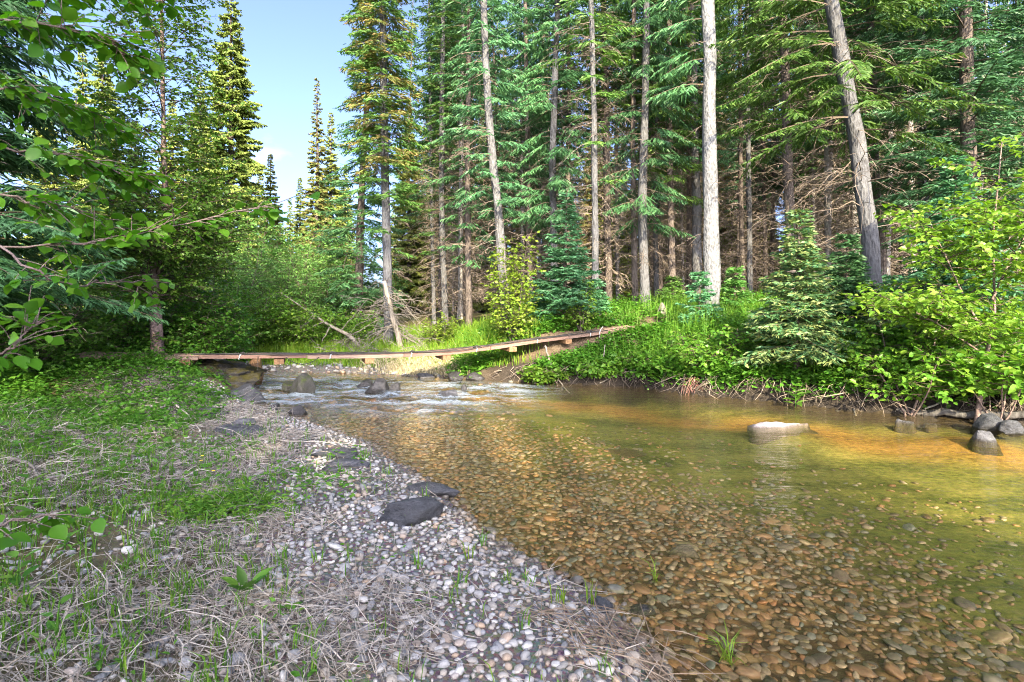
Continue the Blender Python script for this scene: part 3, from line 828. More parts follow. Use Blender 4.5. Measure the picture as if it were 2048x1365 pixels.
# ---------------------------------------------------------------- the plank footbridge
def bridge():
    root_px = [(150, 716), (340, 720), (500, 719), (600, 718), (740, 717), (860, 713), (900, 710.5), (1000, 698), (1075, 686.5), (1180, 673), (1280, 658)]
    inv = lambda X: .10753 + (X - 340) / 930 * (.0813 - .10753)
    P = np.array([at(X, Y, 1 / inv(X)) for X, Y in root_px])
    a = nrm(P[-1, :2] - P[1, :2]); perp = np.array([-a[1], a[0]])
    if perp[1] < 0: perp = -perp
    t = (P[:, :2] - P[1, :2]) @ a
    zz = lambda s: np.interp(s, t, P[:, 2])
    org = P[1]
    br = thing('footbridge', 'narrow red brown plank footbridge sagging across the stream to the right bank', 'bridge', (org[0], org[1], 0), None, math.atan2(a[1], a[0]))
    # local frame: x along the bridge, y away from the camera
    r = rng_(3)
    L0, L1 = t[0], t[-1]
    cuts = np.linspace(L0, L1, 7)
    wb, th = .135, .058
    sgn = 1 if np.dot(perp, [-math.sin(br.rotation_euler[2]), math.cos(br.rotation_euler[2])]) > 0 else -1
    for k in range(len(cuts) - 1):
        for j in range(4):
            x0, x1 = cuts[k] + .006, cuts[k + 1] - .006
            xs = np.linspace(x0, x1, 9)
            y0 = j * (wb + .008) + r.normal(0, .003); y1 = y0 + wb
            dz = r.normal(0, .004)
            bot = zz(xs) + dz; top = bot + th
            be = .006
            V = []
            for x, b_, t_ in zip(xs, bot, top):
                V += [[x, y0, b_], [x, y1, b_], [x, y1, t_ - be], [x, y1 - be, t_], [x, y0 + be, t_], [x, y0, t_ - be]]
            V = np.array(V); V[:, 1] *= sgn
            F = []
            for i in range(8):
                for m in range(6):
                    F.append([i * 6 + m, i * 6 + (m + 1) % 6, i * 6 + 6 + (m + 1) % 6, i * 6 + 6 + m])
            Fc = [[5, 4, 3, 2, 1, 0], [48 + i for i in range(6)]]
            add_obj('plank', Geo().add(V, [np.array(F), np.array(Fc)]).mesh('plank', M['plank'], False), br)
    def box(x0, x1, y0, y1, z0, z1):
        V = np.array([[x, y, z] for z in (z0, z1) for y in (y0, y1) for x in (x0, x1)], float); V[:, 1] *= sgn
        F = np.array([[0, 1, 3, 2], [4, 6, 7, 5], [0, 4, 5, 1], [2, 3, 7, 6], [0, 2, 6, 4], [1, 5, 7, 3]])
        return V, F
    for X, w in ((360, .3), (558, .16), (739, .16), (893, .15), (1025, .15), (1136, .14)):
        d = 1 / inv(X); q = np.array([(X - 1024) / FPX * d, d]) - org[:2]
        s = q @ a
        V, F = box(s - w / 2, s + w / 2, -.035, .64, zz(s) - .092, zz(s) - .003)
        bm_me = Geo().add(V, F).mesh('crossbeam', M['beam'], False)
        add_obj('crossbeam', bm_me, br)
    # cables lying along the deck and a slack loop under it
    xs = np.linspace(t[1] + .3, t[-1] - .8, 46)
    for yy, ph in ((.03, 0.), (.13, 1.3), (.3, 2.2)):
        pts = np.stack([xs, sgn * (yy + .05 * np.sin(xs * 2.3 + ph) - .03), zz(xs) + th + .012 + .018 * np.abs(np.sin(xs * 1.9 + ph))], 1)
        V, F = tubes(pts, np.full(len(pts), .008), 5)
        add_obj('cable', Geo().add(V, F).mesh('cable', M['rope']), br)
    def sx(X): return (np.array([(X - 1024) / FPX / inv(X), 1 / inv(X)]) - org[:2]) @ a
    s0, s1 = sx(572), sx(638)
    u_ = np.linspace(0, 1, 16)
    pts = np.stack([s0 + (s1 - s0) * u_, np.full(16, -.02 * sgn), zz(s0 + (s1 - s0) * u_) - .125 * (1 - (2 * u_ - 1) ** 2) + .03], 1)
    V, F = tubes(pts, np.full(16, .007), 5); add_obj('cable', Geo().add(V, F).mesh('cable', M['rope']), br)
    pts = np.stack([np.full(6, sx(516)), np.full(6, -.02 * sgn), zz(sx(516)) + np.linspace(.06, -.2, 6)], 1)
    V, F = tubes(pts, np.full(6, .006), 5); add_obj('cable', Geo().add(V, F).mesh('cable', M['rope']), br)
    # hoop of wire near the right end
    c = sx(1215); aa = np.linspace(-.3, math.pi + .9, 22)
    pts = np.stack([c + .22 * np.cos(aa), np.full(22, -.05 * sgn), zz(c) - .02 - .22 * np.sin(aa)], 1)
    V, F = tubes(pts, np.full(22, .006), 5); add_obj('wire_hoop', Geo().add(V, F).mesh('wire_hoop', M['clamp']), br)
    for X in (478, 660, 822, 953, 1074, 1180):
        s = sx(X)
        pts = np.array([[s, -.012, -.004], [s + .01, -.014, th + .006], [s + .03, .10, th + .016], [s + .045, .2, th + .012]]); pts[:, 1] *= sgn; pts[:, 2] += zz(s)
        V, F = tube_capped(pts, np.full(4, .012), 6)
        cl = add_obj('clamp', Geo().add(V, F).mesh('clamp', M['clamp']), br)
        kn = []
        rr = rng_(int(X))
        m = 14; q = np.linspace(0, 4 * math.pi, m)
        pts = np.stack([s + .05 + .09 * np.sin(q) * rr.uniform(.5, 1, m), sgn * (.1 + .05 * np.cos(q * 1.3)), zz(s) + th + .03 + .022 * np.cos(q * 2)], 1)
        V, F = tubes(pts, np.full(m, .008), 5)
        add_obj('cable_knot', Geo().add(V, F).mesh('cable_knot', M['rope']), cl)
    return br
bridge()

# ---------------------------------------------------------------- conifers
def bough_geo(rng, o, L, az, e0, droop, spacing=.075, sub=1.0, width=.036, hang=.2, lmax=.5, full=.14, tipup=.25):
    """live boughs, all at once: returns ribbons (needled twigs) and their wood"""
    B = len(L)
    u = np.stack([np.cos(az), np.sin(az), 0 * az], 1)
    w = np.stack([-np.sin(az), np.cos(az), 0 * az], 1)
    ce, se = np.cos(e0), np.sin(e0)
    def pos(i, s):
        z = s * se[i] - droop[i] * s * s + tipup * droop[i] * s ** 4
        return o[i] + L[i, None] * (u[i] * (s * ce[i])[:, None] + np.array([0, 0, 1.]) * z[:, None])
    def tan(i, s):
        dz = se[i] - 2 * droop[i] * s + 4 * tipup * droop[i] * s ** 3
        return nrm(u[i] * ce[i][:, None] + np.array([0, 0, 1.]) * dz[:, None])
    k = 2 * np.maximum(3, np.ceil(L / spacing)).astype(int)
    i = np.repeat(np.arange(B), k)
    j = np.arange(len(i)) - np.repeat(np.cumsum(k) - k, k)
    s = full + (1 - full) * (j + rng.random(len(i))) / k[i]
    side = np.where(j % 2, 1., -1.)
    t = tan(i, s)
    al = rng.uniform(.65, 1.15, len(i))
    d = nrm(t * np.cos(al)[:, None] + side[:, None] * w[i] * np.sin(al)[:, None] + np.array([0, 0, 1.]) * rng.normal(-hang, .16, len(i))[:, None])
    lt = np.clip(.40 * L[i], .12, lmax) * np.maximum(1 - s, 0) ** .65 * rng.uniform(.7, 1.25, len(i)) + .07
    p = pos(i, s)
    up = nrm(np.array([0, 0, .8]) + .75 * rng.normal(size=p.shape))
    Ps, Ds, Ls, Ws, Us = [p], [d], [lt], [np.full(len(i), width)], [up]
    if sub > 0:
        m = np.floor(lt / .1 * sub).astype(int)
        q = np.repeat(np.arange(len(i)), m)
        if len(q):
            jj = np.arange(len(q)) - np.repeat(np.cumsum(m) - m, m)
            s2 = .25 + .7 * (jj + rng.random(len(q))) / m[q]
            lat = nrm(np.cross(d[q], np.array([0, 0, 1.])))
            sd = np.where(rng.random(len(q)) < .5, -1., 1.)
            be = rng.uniform(.6, 1.0, len(q))
            d2 = nrm(d[q] * np.cos(be)[:, None] + sd[:, None] * lat * np.sin(be)[:, None] + np.array([0, 0, 1.]) * rng.normal(-hang * .6, .15, len(q))[:, None])
            Ps.append(p[q] + d[q] * (lt[q] * s2)[:, None]); Ds.append(d2)
            Ls.append(.5 * lt[q] * (1 - .6 * s2) + .05); Ws.append(np.full(len(q), width * .9))
            Us.append(nrm(np.array([0, 0, .8]) + .75 * rng.normal(size=d2.shape)))
    # tip
    a = np.arange(B); s1 = np.full(B, .9)
    Ps.append(pos(a, s1)); Ds.append(tan(a, s1)); Ls.append(.12 * L + .06); Ws.append(np.full(B, width)); Us.append(np.tile([0, 0, 1.], (B, 1)))
    V, F = ribbons(np.concatenate(Ps), np.concatenate(Ds), np.concatenate(Ls), np.concatenate(Ws), np.concatenate(Us), .12)
    ss = np.linspace(0, .97, 5)
    CP = np.stack([pos(a, np.full(B, q)) for q in ss], 1)
    CR = np.outer(.006 + .006 * L, 1 - .85 * ss)
    return V, F, CP, CR

def dead_geo(rng, o, L, az, e0, droop, tw=9, width=.009):
    B = len(L)
    u = np.stack([np.cos(az), np.sin(az), 0 * az], 1); w = np.stack([-np.sin(az), np.cos(az), 0 * az], 1)
    def pos(i, s):
        return o[i] + L[i, None] * (u[i] * (s * np.cos(e0[i]))[:, None] + np.array([0, 0, 1.]) * (s * np.sin(e0[i]) - droop[i] * s * s)[:, None])
    a = np.arange(B); ss = np.linspace(0, 1, 5)
    CP = np.stack([pos(a, np.full(B, q)) for q in ss], 1)
    CP[:, 1:] += rng.normal(0, .03, (B, 4, 3)) * L[:, None, None]
    CR = np.outer(.004 + .005 * L, 1 - .8 * ss)
    i = np.repeat(a, tw); n = len(i)
    s = rng.uniform(.2, 1, n)
    sd = np.where(rng.random(n) < .5, -1., 1.)
    d = nrm(u[i] * .8 + w[i] * (sd * rng.uniform(.4, 1.1, n))[:, None] + np.array([0, 0, 1.]) * rng.normal(-.35, .35, n)[:, None])
    l = L[i] * rng.uniform(.15, .5, n) * (1.15 - s)+.05
    V, F = ribbons(pos(i, s), d, l, np.full(n, width), rand_dir(rng, n), .15)
    p2 = pos(i, s) + d * (l * .5)[:, None]
    d2 = nrm(d + .8 * rand_dir(rng, n))
    V2, F2 = ribbons(p2, d2, l * .6, np.full(n, width * .8), rand_dir(rng, n), .15)
    return np.concatenate([V, V2]), np.concatenate([F, F2 + len(V)]), CP, CR

def conifer_parts(root, pts, r0, H_, live, dead, seed, bark, needles, twk='deadtwig', flare=.35, nseg=22, sides=10, org=None):
    """pts: trunk line from the foot up (world); H_: height of the tree"""
    rng = rng_(seed)
    pts = np.asarray(pts, float)
    org = pts[0] if org is None else np.asarray(org, float)
    pts = pts - org
    if pts[-1, 2] < H_:
        dv = (pts[-1] - pts[-2]) / max(pts[-1, 2] - pts[-2, 2], 1e-3)
        dv[:2] *= .6
        pts = np.concatenate([pts, [pts[-1] + dv * (H_ - pts[-1, 2])]])
    ax = lambda z: np.stack([np.interp(z, pts[:, 2], pts[:, 0]), np.interp(z, pts[:, 2], pts[:, 1]), z], -1)
    rad = lambda z: r0 * (1 - .95 * np.clip(z / H_, 0, 1)) ** .85 * (1 + flare * np.exp(-np.maximum(z, 0) / .22))
    zs = np.concatenate([[-.25], np.linspace(0, H_ ** .6, nseg) ** (1 / .6)])
    P = ax(np.maximum(zs, 0)); P[:, 2] = zs
    P[2:-1, :2] += rng.normal(0, .05 * r0, (len(P) - 3, 2))
    V, F = tubes(P, rad(zs), sides)
    V = V.reshape(len(zs), sides, 3)
    bul = 1 + .07 * rng.normal(size=(len(zs), sides, 1))
    bul[:3] += .12 * rng.normal(size=(1, sides, 1))
    V = P[:, None] + (V - P[:, None]) * bul
    add_obj('trunk', Geo().add(V, F).mesh('trunk', bark), root)
    g = Geo()
    for L in live:
        n = L['n']
        z = np.linspace(L['z0'], L['z1'], n) + rng.normal(0, .12, n)
        z = np.clip(z, .1, H_ - .05)
        f = (z - L['z0']) / (L['z1'] - L['z0'])
        ln = (L['L0'] + (L['L1'] - L['L0']) * np.clip(f, 0, 1) ** L.get('pw', 1.0)) * rng.uniform(L.get('lo', .65), 1.12, n)
        if 'az' in L: az = L['az'][0] + rng.uniform(-1, 1, n) * L['az'][1]
        else: az = np.arange(n) * 2.399963 + rng.uniform(-.5, .5, n)
        o = ax(z) + np.stack([np.cos(az), np.sin(az), 0 * az], 1) * (rad(z) * .6)[:, None]
        e0 = rng.normal(L.get('e0', .15), .14, n) + L.get('etop', .0) * f
        dr = np.abs(rng.normal(L.get('droop', .35), .1, n))
        Vr, Fr, CP, CR = bough_geo(rng, o, ln, az, e0, dr, L.get('sp', .09), L.get('sub', 1.0), L.get('w', .038), L.get('hang', .2), L.get('lmax', .5), L.get('full', .14))
        g.add(Vr, Fr, L.get('mi', 0))
        g.add(*tubes(CP, CR, 3), 1 if not isinstance(needles, list) else len(needles))
    nm = needles if isinstance(needles, list) else [needles]
    if live: add_obj('crown', g.mesh('crown', nm + [M['twigwood']], False), root, kind='stuff')
    if dead:
        g = Geo()
        for D in dead:
            n = D['n']
            z = rng.uniform(D['z0'], D['z1'], n)
            az = rng.uniform(0, 2 * np.pi, n) if 'az' not in D else D['az'][0] + rng.uniform(-1, 1, n) * D['az'][1]
            o = ax(z) + np.stack([np.cos(az), np.sin(az), 0 * az], 1) * (rad(z) * .6)[:, None]
            Vr, Fr, CP, CR = dead_geo(rng, o, rng.uniform(.4, 1, n) * D['L'], az, rng.normal(.0, .25, n), np.abs(rng.normal(.3, .2, n)), D.get('tw', 9), D.get('w', .010))
            g.add(Vr, Fr); g.add(*tubes(CP, CR, 3))
        add_obj('bare_twigs', g.mesh('bare_twigs', M[twk], False), root, kind='stuff')

def trunk_line(pxs, depth, base_z=None):
    """pixels along a trunk from foot to top, all at one distance"""
    P = np.array([at(x, y, depth) for x, y in pxs])
    z0 = H1(P[0, 0], depth)
    d = (P[1] - P[0]) / (P[1, 2] - P[0, 2])
    P[0] = P[0] + d * (z0 - P[0, 2])
    return P

def forest_tree(label, pxs, depth, r0, H_, live, dead, seed, bark='bark_grey', needles='needle_green', name='spruce_tree', group='conifers of the right bank forest', **kw):
    P = trunk_line(pxs, depth)
    root = thing(name, label, 'tree', P[0], group)
    nm = [M[k] for k in needles] if isinstance(needles, (list, tuple)) else M[needles]
    conifer_parts(root, P, r0, H_, live, dead, seed, M[bark], nm, **kw)
    return root

def zt(py, depth): return EYE - (py - HORIZON) / FPX * depth - 1.4     # height above a foot at about 1.4 m

# the trees that stand out in the photograph
forest_tree('tall straight pale barked tree with dark flecks, the whitest trunk on the right bank', [(1424, 612), (1420, 300), (1416, 0)], 12.5, .175, 24,
            [dict(z0=8, z1=23, n=90, L0=2.0, L1=.3, sp=.16), dict(z0=5.2, z1=8, n=7, L0=1.3, L1=1.4, az=(2.9, .6), droop=.6, hang=.5, sp=.075, mi=0)],
            [dict(z0=1.5, z1=8, n=16, L=.7)], 201, 'bark_pale', 'needle_blue')
forest_tree('leaning grey tree with rough bark curving left as it rises behind the young spruce', [(1750, 600), (1736, 450), (1713, 280), (1690, 150), (1662, 0)], 11.5, .175, 22,
            [dict(z0=3.8, z1=9, n=54, L0=2.3, L1=2.1, e0=.1, droop=.42, sp=.085, sub=1, hang=.3, lmax=.4, full=.3), dict(z0=9, z1=21.5, n=80, L0=2.2, L1=.3, sp=.16)],
            [dict(z0=1.6, z1=8, n=60, L=1.7)], 202, 'bark_grey', 'needle_green')
forest_tree('dark brown trunk close behind the leaning grey tree', [(1764, 580), (1747, 280), (1738, 0)], 15.5, .14, 23,
            [dict(z0=5.5, z1=22, n=110, L0=2.0, L1=.3, sp=.13)], [dict(z0=1, z1=9, n=60, L=1.5)], 203, 'bark_brown', 'needle_dark')
forest_tree('dark grey trunk with drooping teal boughs on both sides, left of the palest trunk', [(1290, 610), (1285, 400), (1290, 230), (1293, 0)], 15.5, .13, 23,
            [dict(z0=2.3, z1=8.6, n=44, L0=1.3, L1=1.7, e0=.05, droop=.6, hang=.55, sp=.07, lmax=.42), dict(z0=8.6, z1=22.5, n=80, L0=1.7, L1=.3, sp=.15)],
            [dict(z0=1, z1=6, n=36, L=1.0)], 204, 'bark_grey', 'needle_blue')
forest_tree('slender dark trunk touching the left of the dark grey trunk', [(1270, 608), (1266, 300), (1268, 0)], 16.2, .09, 20,
            [dict(z0=7, z1=19, n=70, L0=1.4, L1=.3, sp=.15)], [dict(z0=1, z1=8, n=50, L=1.1)], 205, 'bark_brown', 'needle_dark')
forest_tree('thin grey trunk just right of the dark grey trunk', [(1313, 606), (1311, 400), (1313, 100)], 18, .085, 20,
            [dict(z0=6, z1=19, n=80, L0=1.5, L1=.3, sp=.14)], [dict(z0=1, z1=8, n=50, L=1.1)], 206, 'bark_grey', 'needle_blue')
forest_tree('grey trunk partly hidden behind the left side of the palest trunk', [(1396, 600), (1391, 350), (1384, 0)], 17.5, .15, 24,
            [dict(z0=4.5, z1=23, n=130, L0=1.9, L1=.3, sp=.12, droop=.5, hang=.4)], [dict(z0=1, z1=8, n=60, L=1.4)], 207, 'bark_grey', 'needle_blue')
forest_tree('tall spruce with a bare pale lower trunk and a clumpy sunlit upper crown', [(777, 652), (773, 500), (769, 300), (764, 0)], 15.0, .13, 19,
            [dict(z0=4.0, z1=12.5, n=120, L0=.95, L1=1.25, e0=.1, droop=.35, sp=.07, lmax=.4), dict(z0=12, z1=19, n=80, L0=1.2, L1=.2, sp=.1),
             dict(z0=4.6, z1=12, n=110, L0=1.0, L1=1.15, sp=.075, mi=1), dict(z0=2.6, z1=4, n=6, L0=.9, L1=1.0, droop=.3, sp=.07)],  # rust boughs carry the gold of sunlight in their needle colour
            [dict(z0=1.2, z1=6, n=26, L=.8)], 208, 'bark_grey', ['needle_green', 'needle_rust'])
forest_tree('full blue green spruce clothed nearly to the ground at the left end of the forest', [(716, 655), (722, 400), (738, 150)], 16.8, .14, 13,
            [dict(z0=.5, z1=12.8, n=190, L0=1.45, L1=.25, e0=.0, etop=.3, droop=.3, sp=.085, sub=1.2, lmax=.5, lo=.75)], [], 209, 'bark_brown', 'needle_blue')
forest_tree('narrow columnar spruce with a feathery dark crown right of the clumpy spruce', [(890, 632), (883, 400), (886, 50)], 18.5, .11, 21,
            [dict(z0=5.4, z1=13, n=120, L0=.7, L1=1.0, droop=.4, sp=.085), dict(z0=12.5, z1=21, n=80, L0=.9, L1=.15, sp=.1), dict(z0=2.5, z1=5.4, n=16, L0=.9, L1=.8, droop=.35, sp=.085)],
            [dict(z0=.6, z1=6, n=110, L=1.3)], 210, 'bark_grey', ['needle_green'])
forest_tree('slender grey trunk beside the columnar spruce', [(868, 630), (862, 350), (858, 0)], 19.5, .075, 19,
            [dict(z0=3.5, z1=18.5, n=130, L0=.9, L1=.2, sp=.1)], [dict(z0=.6, z1=6, n=80, L=1.2)], 211, 'bark_grey', 'needle_dark')
forest_tree('curved grey trunk sweeping left as it rises above the yellow shrub', [(1012, 640), (1000, 450), (985, 330), (975, 190), (967, 0)], 14.0, .125, 20,
            [dict(z0=3.0, z1=8, n=42, L0=.9, L1=1.1, droop=.45, hang=.4, sp=.07), dict(z0=8, z1=19.5, n=80, L0=1.3, L1=.2, sp=.13)],
            [dict(z0=1, z1=7, n=55, L=1.2)], 212, 'bark_grey', 'needle_blue')
forest_tree('grey trunk hung with drooping teal boughs behind the young green spruce', [(1110, 610), (1105, 330), (1113, 60)], 16.0, .115, 21,
            [dict(z0=2.4, z1=9, n=46, L0=1.15, L1=1.4, droop=.55, hang=.55, sp=.068, lmax=.45, az=(3.9, 1.9)), dict(z0=9, z1=20.5, n=80, L0=1.4, L1=.2, sp=.14)],
            [dict(z0=1, z1=8, n=60, L=1.2)], 213, 'bark_grey', 'needle_blue')
forest_tree('pale grey trunk with brittle bare twigs right of the young green spruce', [(1191, 604), (1189, 300), (1182, 0)], 14.5, .095, 21,
            [dict(z0=6.5, z1=20.5, n=100, L0=1.3, L1=.2, sp=.13), dict(z0=3.5, z1=6.5, n=9, L0=.9, L1=1.0, sp=.075)], [dict(z0=1.5, z1=8, n=90, L=1.3)], 214, 'bark_grey', 'needle_green')
forest_tree('thin reddish grey trunk behind the pale twiggy trunk', [(1216, 608), (1209, 300), (1205, 0)], 18, .085, 21,
            [dict(z0=6.5, z1=20.5, n=90, L0=1.3, L1=.2, sp=.14)], [dict(z0=1, z1=8.5, n=80, L=1.3)], 215, 'bark_brown', 'needle_green')
forest_tree('slim grey trunk standing nearest the right of the palest trunk', [(1500, 590), (1497, 330), (1494, 0)], 17, .085, 21,
            [dict(z0=5.5, z1=20.5, n=110, L0=1.7, L1=.2, sp=.12)], [dict(z0=1, z1=8, n=90, L=1.6)], 216, 'bark_grey', 'needle_green')
forest_tree('dark slim trunk immediately left of the slim trunk beside the palest one', [(1486, 588), (1481, 330), (1480, 0)], 18, .085, 21,
            [dict(z0=6, z1=20.5, n=90, L0=1.5, L1=.2, sp=.14)], [dict(z0=1, z1=8, n=80, L=1.5)], 217, 'bark_brown', 'needle_green')
forest_tree('large dark green spruce with tiered boughs filling the upper right corner', [(1945, 600), (1938, 300), (1930, 0)], 12.5, .16, 21,
            [dict(z0=2.0, z1=9.5, n=100, L0=2.2, L1=2.2, e0=.12, droop=.35, sp=.075, sub=1.1, lmax=.5), dict(z0=9, z1=20.5, n=90, L0=2.2, L1=.2, sp=.13)],
            [dict(z0=1, z1=7, n=50, L=1.6)], 218, 'bark_brown', 'needle_dark')
forest_tree('spruce with light green boughs hanging over the clearing between the palest and the leaning trunk', [(1585, 590), (1575, 300), (1566, 0)], 13.5, .12, 20,
            [dict(z0=4.2, z1=9.5, n=64, L0=1.7, L1=2.0, e0=.1, droop=.5, hang=.35, sp=.075, lmax=.45, full=.25), dict(z0=9, z1=19.5, n=80, L0=2.0, L1=.2, sp=.13)],
            [dict(z0=1.2, z1=7.5, n=90, L=1.7)], 219, 'bark_brown', 'needle_green')

forest_tree('dark spruce with short drooping boughs between the columnar spruce and the curved trunk', [(938, 636), (935, 350), (938, 0)], 16.5, .10, 20,
            [dict(z0=2.2, z1=8.5, n=46, L0=1.0, L1=1.1, droop=.5, hang=.45, sp=.075), dict(z0=8.5, z1=19.5, n=90, L0=1.1, L1=.2, sp=.12)],
            [dict(z0=1, z1=6, n=50, L=1.1)], 221, 'bark_brown', 'needle_blue')
forest_tree('teal boughed spruce just left of the trunk behind the young green spruce', [(1062, 630), (1056, 350), (1050, 0)], 17.5, .10, 20,
            [dict(z0=2.6, z1=9.5, n=52, L0=1.1, L1=1.2, droop=.5, hang=.45, sp=.075), dict(z0=9.5, z1=19.5, n=80, L0=1.2, L1=.2, sp=.12)],
            [dict(z0=1, z1=6, n=50, L=1.1)], 222, 'bark_brown', 'needle_dark')
forest_tree('green boughed spruce behind the drooping dark grey trunk and the palest trunk', [(1345, 600), (1340, 350), (1338, 0)], 16.8, .11, 21,
            [dict(z0=3.4, z1=10, n=54, L0=1.2, L1=1.5, droop=.5, hang=.4, sp=.075), dict(z0=10, z1=20.5, n=80, L0=1.5, L1=.2, sp=.13)],
            [dict(z0=1, z1=6, n=50, L=1.3)], 223, 'bark_brown', 'needle_green')
forest_tree('spruce with broad green boughs between the leaning trunk and the upper right corner', [(1850, 595), (1845, 300), (1840, 0)], 14.0, .12, 21,
            [dict(z0=2.6, z1=10, n=90, L0=1.8, L1=1.9, droop=.42, hang=.3, sp=.075), dict(z0=10, z1=20.5, n=80, L0=1.9, L1=.2, sp=.13)],
            [dict(z0=1, z1=6, n=50, L=1.4)], 224, 'bark_grey', 'needle_blue')

# young spruces near the bank
def young_spruce(label, px, py_top, depth, half, seed, needles='needle_tip_lit', dens=1.0, dark=0, base_z=None, spr=.055, name='young_spruce'):
    x = (px - 1024) / FPX * depth
    z0 = H1(x, depth)
    ht = EYE - (py_top - HORIZON) / FPX * depth - z0
    root = thing(name, label, 'tree', (x, depth, z0), 'young spruces at the forest edge')
    n = int(74 * ht ** .8 * dens)
    conifer_parts(root, [(x, depth, z0), (x + .02 * ht, depth, z0 + ht)], .012 + .016 * ht, ht,
                  [dict(z0=.16 + .06 * ht, z1=ht * .99, n=n, L0=half, L1=.06, e0=.12, etop=.45, droop=.22, sp=spr, sub=1.3, w=.04, hang=.12, lmax=.34, full=.08, lo=.75)], [], seed, M['bark_brown'],
                  M[needles], flare=.15, nseg=10, sides=7)
    return root
young_spruce('young pale tipped spruce at the water edge, sunlit on its lower boughs', 1592, 420, 9.1, 1.0, 231, 'needle_tip_lit', .85)
young_spruce('smaller bluish young spruce right behind the sunlit young spruce', 1690, 470, 9.8, .75, 232, 'needle_blue', .9)
young_spruce('vivid green young spruce behind the yellow shrub in the middle', 1128, 385, 13.0, 1.0, 233, 'needle_young', .8, spr=.065)
young_spruce('spruce seedling leaning against the foot of the palest trunk', 1398, 545, 11.6, .5, 234, 'needle_young', .7)
young_spruce('tiny spruce seedling right of the palest trunk', 1468, 535, 12.5, .45, 235, 'needle_green', .8)
young_spruce('broad young spruce behind the sapling at the right edge', 1905, 315, 9.6, 1.25, 236, 'needle_young', .9)
young_spruce('low spreading spruce at the bank under the right hand sapling', 1845, 560, 8.9, .95, 237, 'needle_tip_lit', 1.0)
young_spruce('small spruce between the two columnar trunks and the twiggy pale trunk', 1185, 560, 13.5, .5, 238, 'needle_young', .8)
young_spruce('little spruce far in the forest right of the dark grey trunk', 1345, 555, 16, .6, 239, 'needle_green', .8)
young_spruce('little spruce in the shade behind the leaning trunk', 1730, 520, 13.5, .8, 240, 'needle_young', .7)

# big dark spruce on the left bank: long boughs sweep down to the right
xl, yl = -6.7, 6.7
root = thing('spruce_tree', 'big dark spruce with sweeping boughs at the left edge', 'tree', (xl, yl, H1(xl, yl)))
conifer_parts(root, [(xl, yl, 0), (xl, yl, 18)], .2, 18,
              [dict(z0=1.05, z1=7.5, n=140, L0=2.4, L1=1.0, pw=.7, e0=.05, droop=.3, sp=.055, sub=1.1, w=.034, lmax=.5, hang=.25, full=.05), dict(z0=7, z1=17.5, n=90, L0=1.5, L1=.3, sp=.13)],
              [dict(z0=.5, z1=5, n=50, L=1.6)], 251, M['bark_brown'], M['needle_dark'])
xl, yl = -10.2, 9.9
root = thing('spruce_tree', 'second dark spruce on the left bank behind the sweeping one', 'tree', (xl, yl, H1(xl, yl)))
conifer_parts(root, [(xl, yl, 0), (xl, yl, 17)], .18, 17,
              [dict(z0=.6, z1=16.5, n=280, L0=2.2, L1=.3, e0=.05, droop=.3, sp=.085, w=.05, hang=.25)],
              [dict(z0=.5, z1=5, n=40, L=1.6)], 252, M['bark_brown'], M['needle_blue'])

# spruces of the sunlit stand upstream: each its own size, a few shapes
FAR = []
def far_proto(k, H_, L0, needles, sparse=1.0, pw=.9, z0=1.0, mixr=0):
    root = thing('spruce_tree', '', 'tree', (0, 0, 0))
    lv = [dict(z0=z0, z1=H_, n=int(330 * sparse), L0=L0, L1=.12, pw=pw, e0=.05, etop=.25, droop=.34, sp=.09, sub=1.1, w=.125, lmax=.6, lo=.65, hang=.5)]
    if mixr: lv.append(dict(z0=z0 + 2, z1=H_ * .8, n=mixr, L0=L0 * .8, L1=.4, droop=.4, sp=.11, w=.11, mi=1))
    conifer_parts(root, [(0, 0, 0), (0, 0, H_)], .014 * H_, H_, lv, [], 300 + k, M['bark_brown'], [M[n] for n in needles], sides=6, nseg=10)
    return root
far_specs = [   # px, py of the tip, distance, shape, label
    (462, -40, 33, 0, 'tallest sunlit spruce in the upstream stand, cut by the top of the frame'),
    (634, 157, 38, 1, 'ragged thin spruce with rusty boughs and a bare spiky top against the sky'),
    (662, 226, 41, 2, 'shorter sunlit spruce hard against the right of the ragged spruce'),
    (541, 308, 40, 3, 'small pointed spruce below the sky gap'),
    (600, 355, 44, 3, 'low sunlit spruce left of the ragged spruce foot'),
    (520, 330, 47, 2, 'faded spruce left of the small pointed spruce'),
    (400, 150, 36, 0, 'sunlit spruce left of the tallest one, half hidden by the birch'),
    (345, 200, 38, 3, 'sunlit spruce seen through the birch crown'),
    (205, 70, 30, 0, 'sunlit spruce rising above the dark left spruce, right one'),
    (165, 95, 33, 2, 'sunlit spruce rising above the dark left spruce, left one'),
    (490, 420, 37, 3, 'low spruce at the foot of the tallest sunlit spruce'),
    (560, 420, 50, 0, 'distant low spruce in the sky gap'),
    (270, 240, 33, 3, 'sunlit spruce between the birch and the dark left spruce'),
    (430, 330, 32, 2, 'broad sunlit spruce in front of the tallest one'),
    (90, 150, 31, 0, 'sunlit spruce at the far left edge of the stand'),
    (690, 330, 46, 3, 'sunlit spruce peeping out left of the blue green spruce'),
    (580, 395, 36, 2, 'bushy spruce under the sky gap'),
    (818, 205, 27, 2, 'shaded spruce between the clumpy spruce and the columnar spruce'),
    (835, 330, 30, 3, 'low shaded spruce behind the columnar spruce'),
]
PROT = [far_proto(0, 20, 2.5, ['needle_far'], 1.0, 1.9), far_proto(1, 18, 1.6, ['needle_rust', 'needle_rust'], .6, 1.1, 2.0, 45), far_proto(2, 15, 1.8, ['needle_far', 'needle_rust'], .85, 1.3, .6, 30), far_proto(3, 13, 1.9, ['needle_far'], .85, 1.2, .4)]
PH = [20, 18, 15, 13]
used = set()
rr = rng_(77)
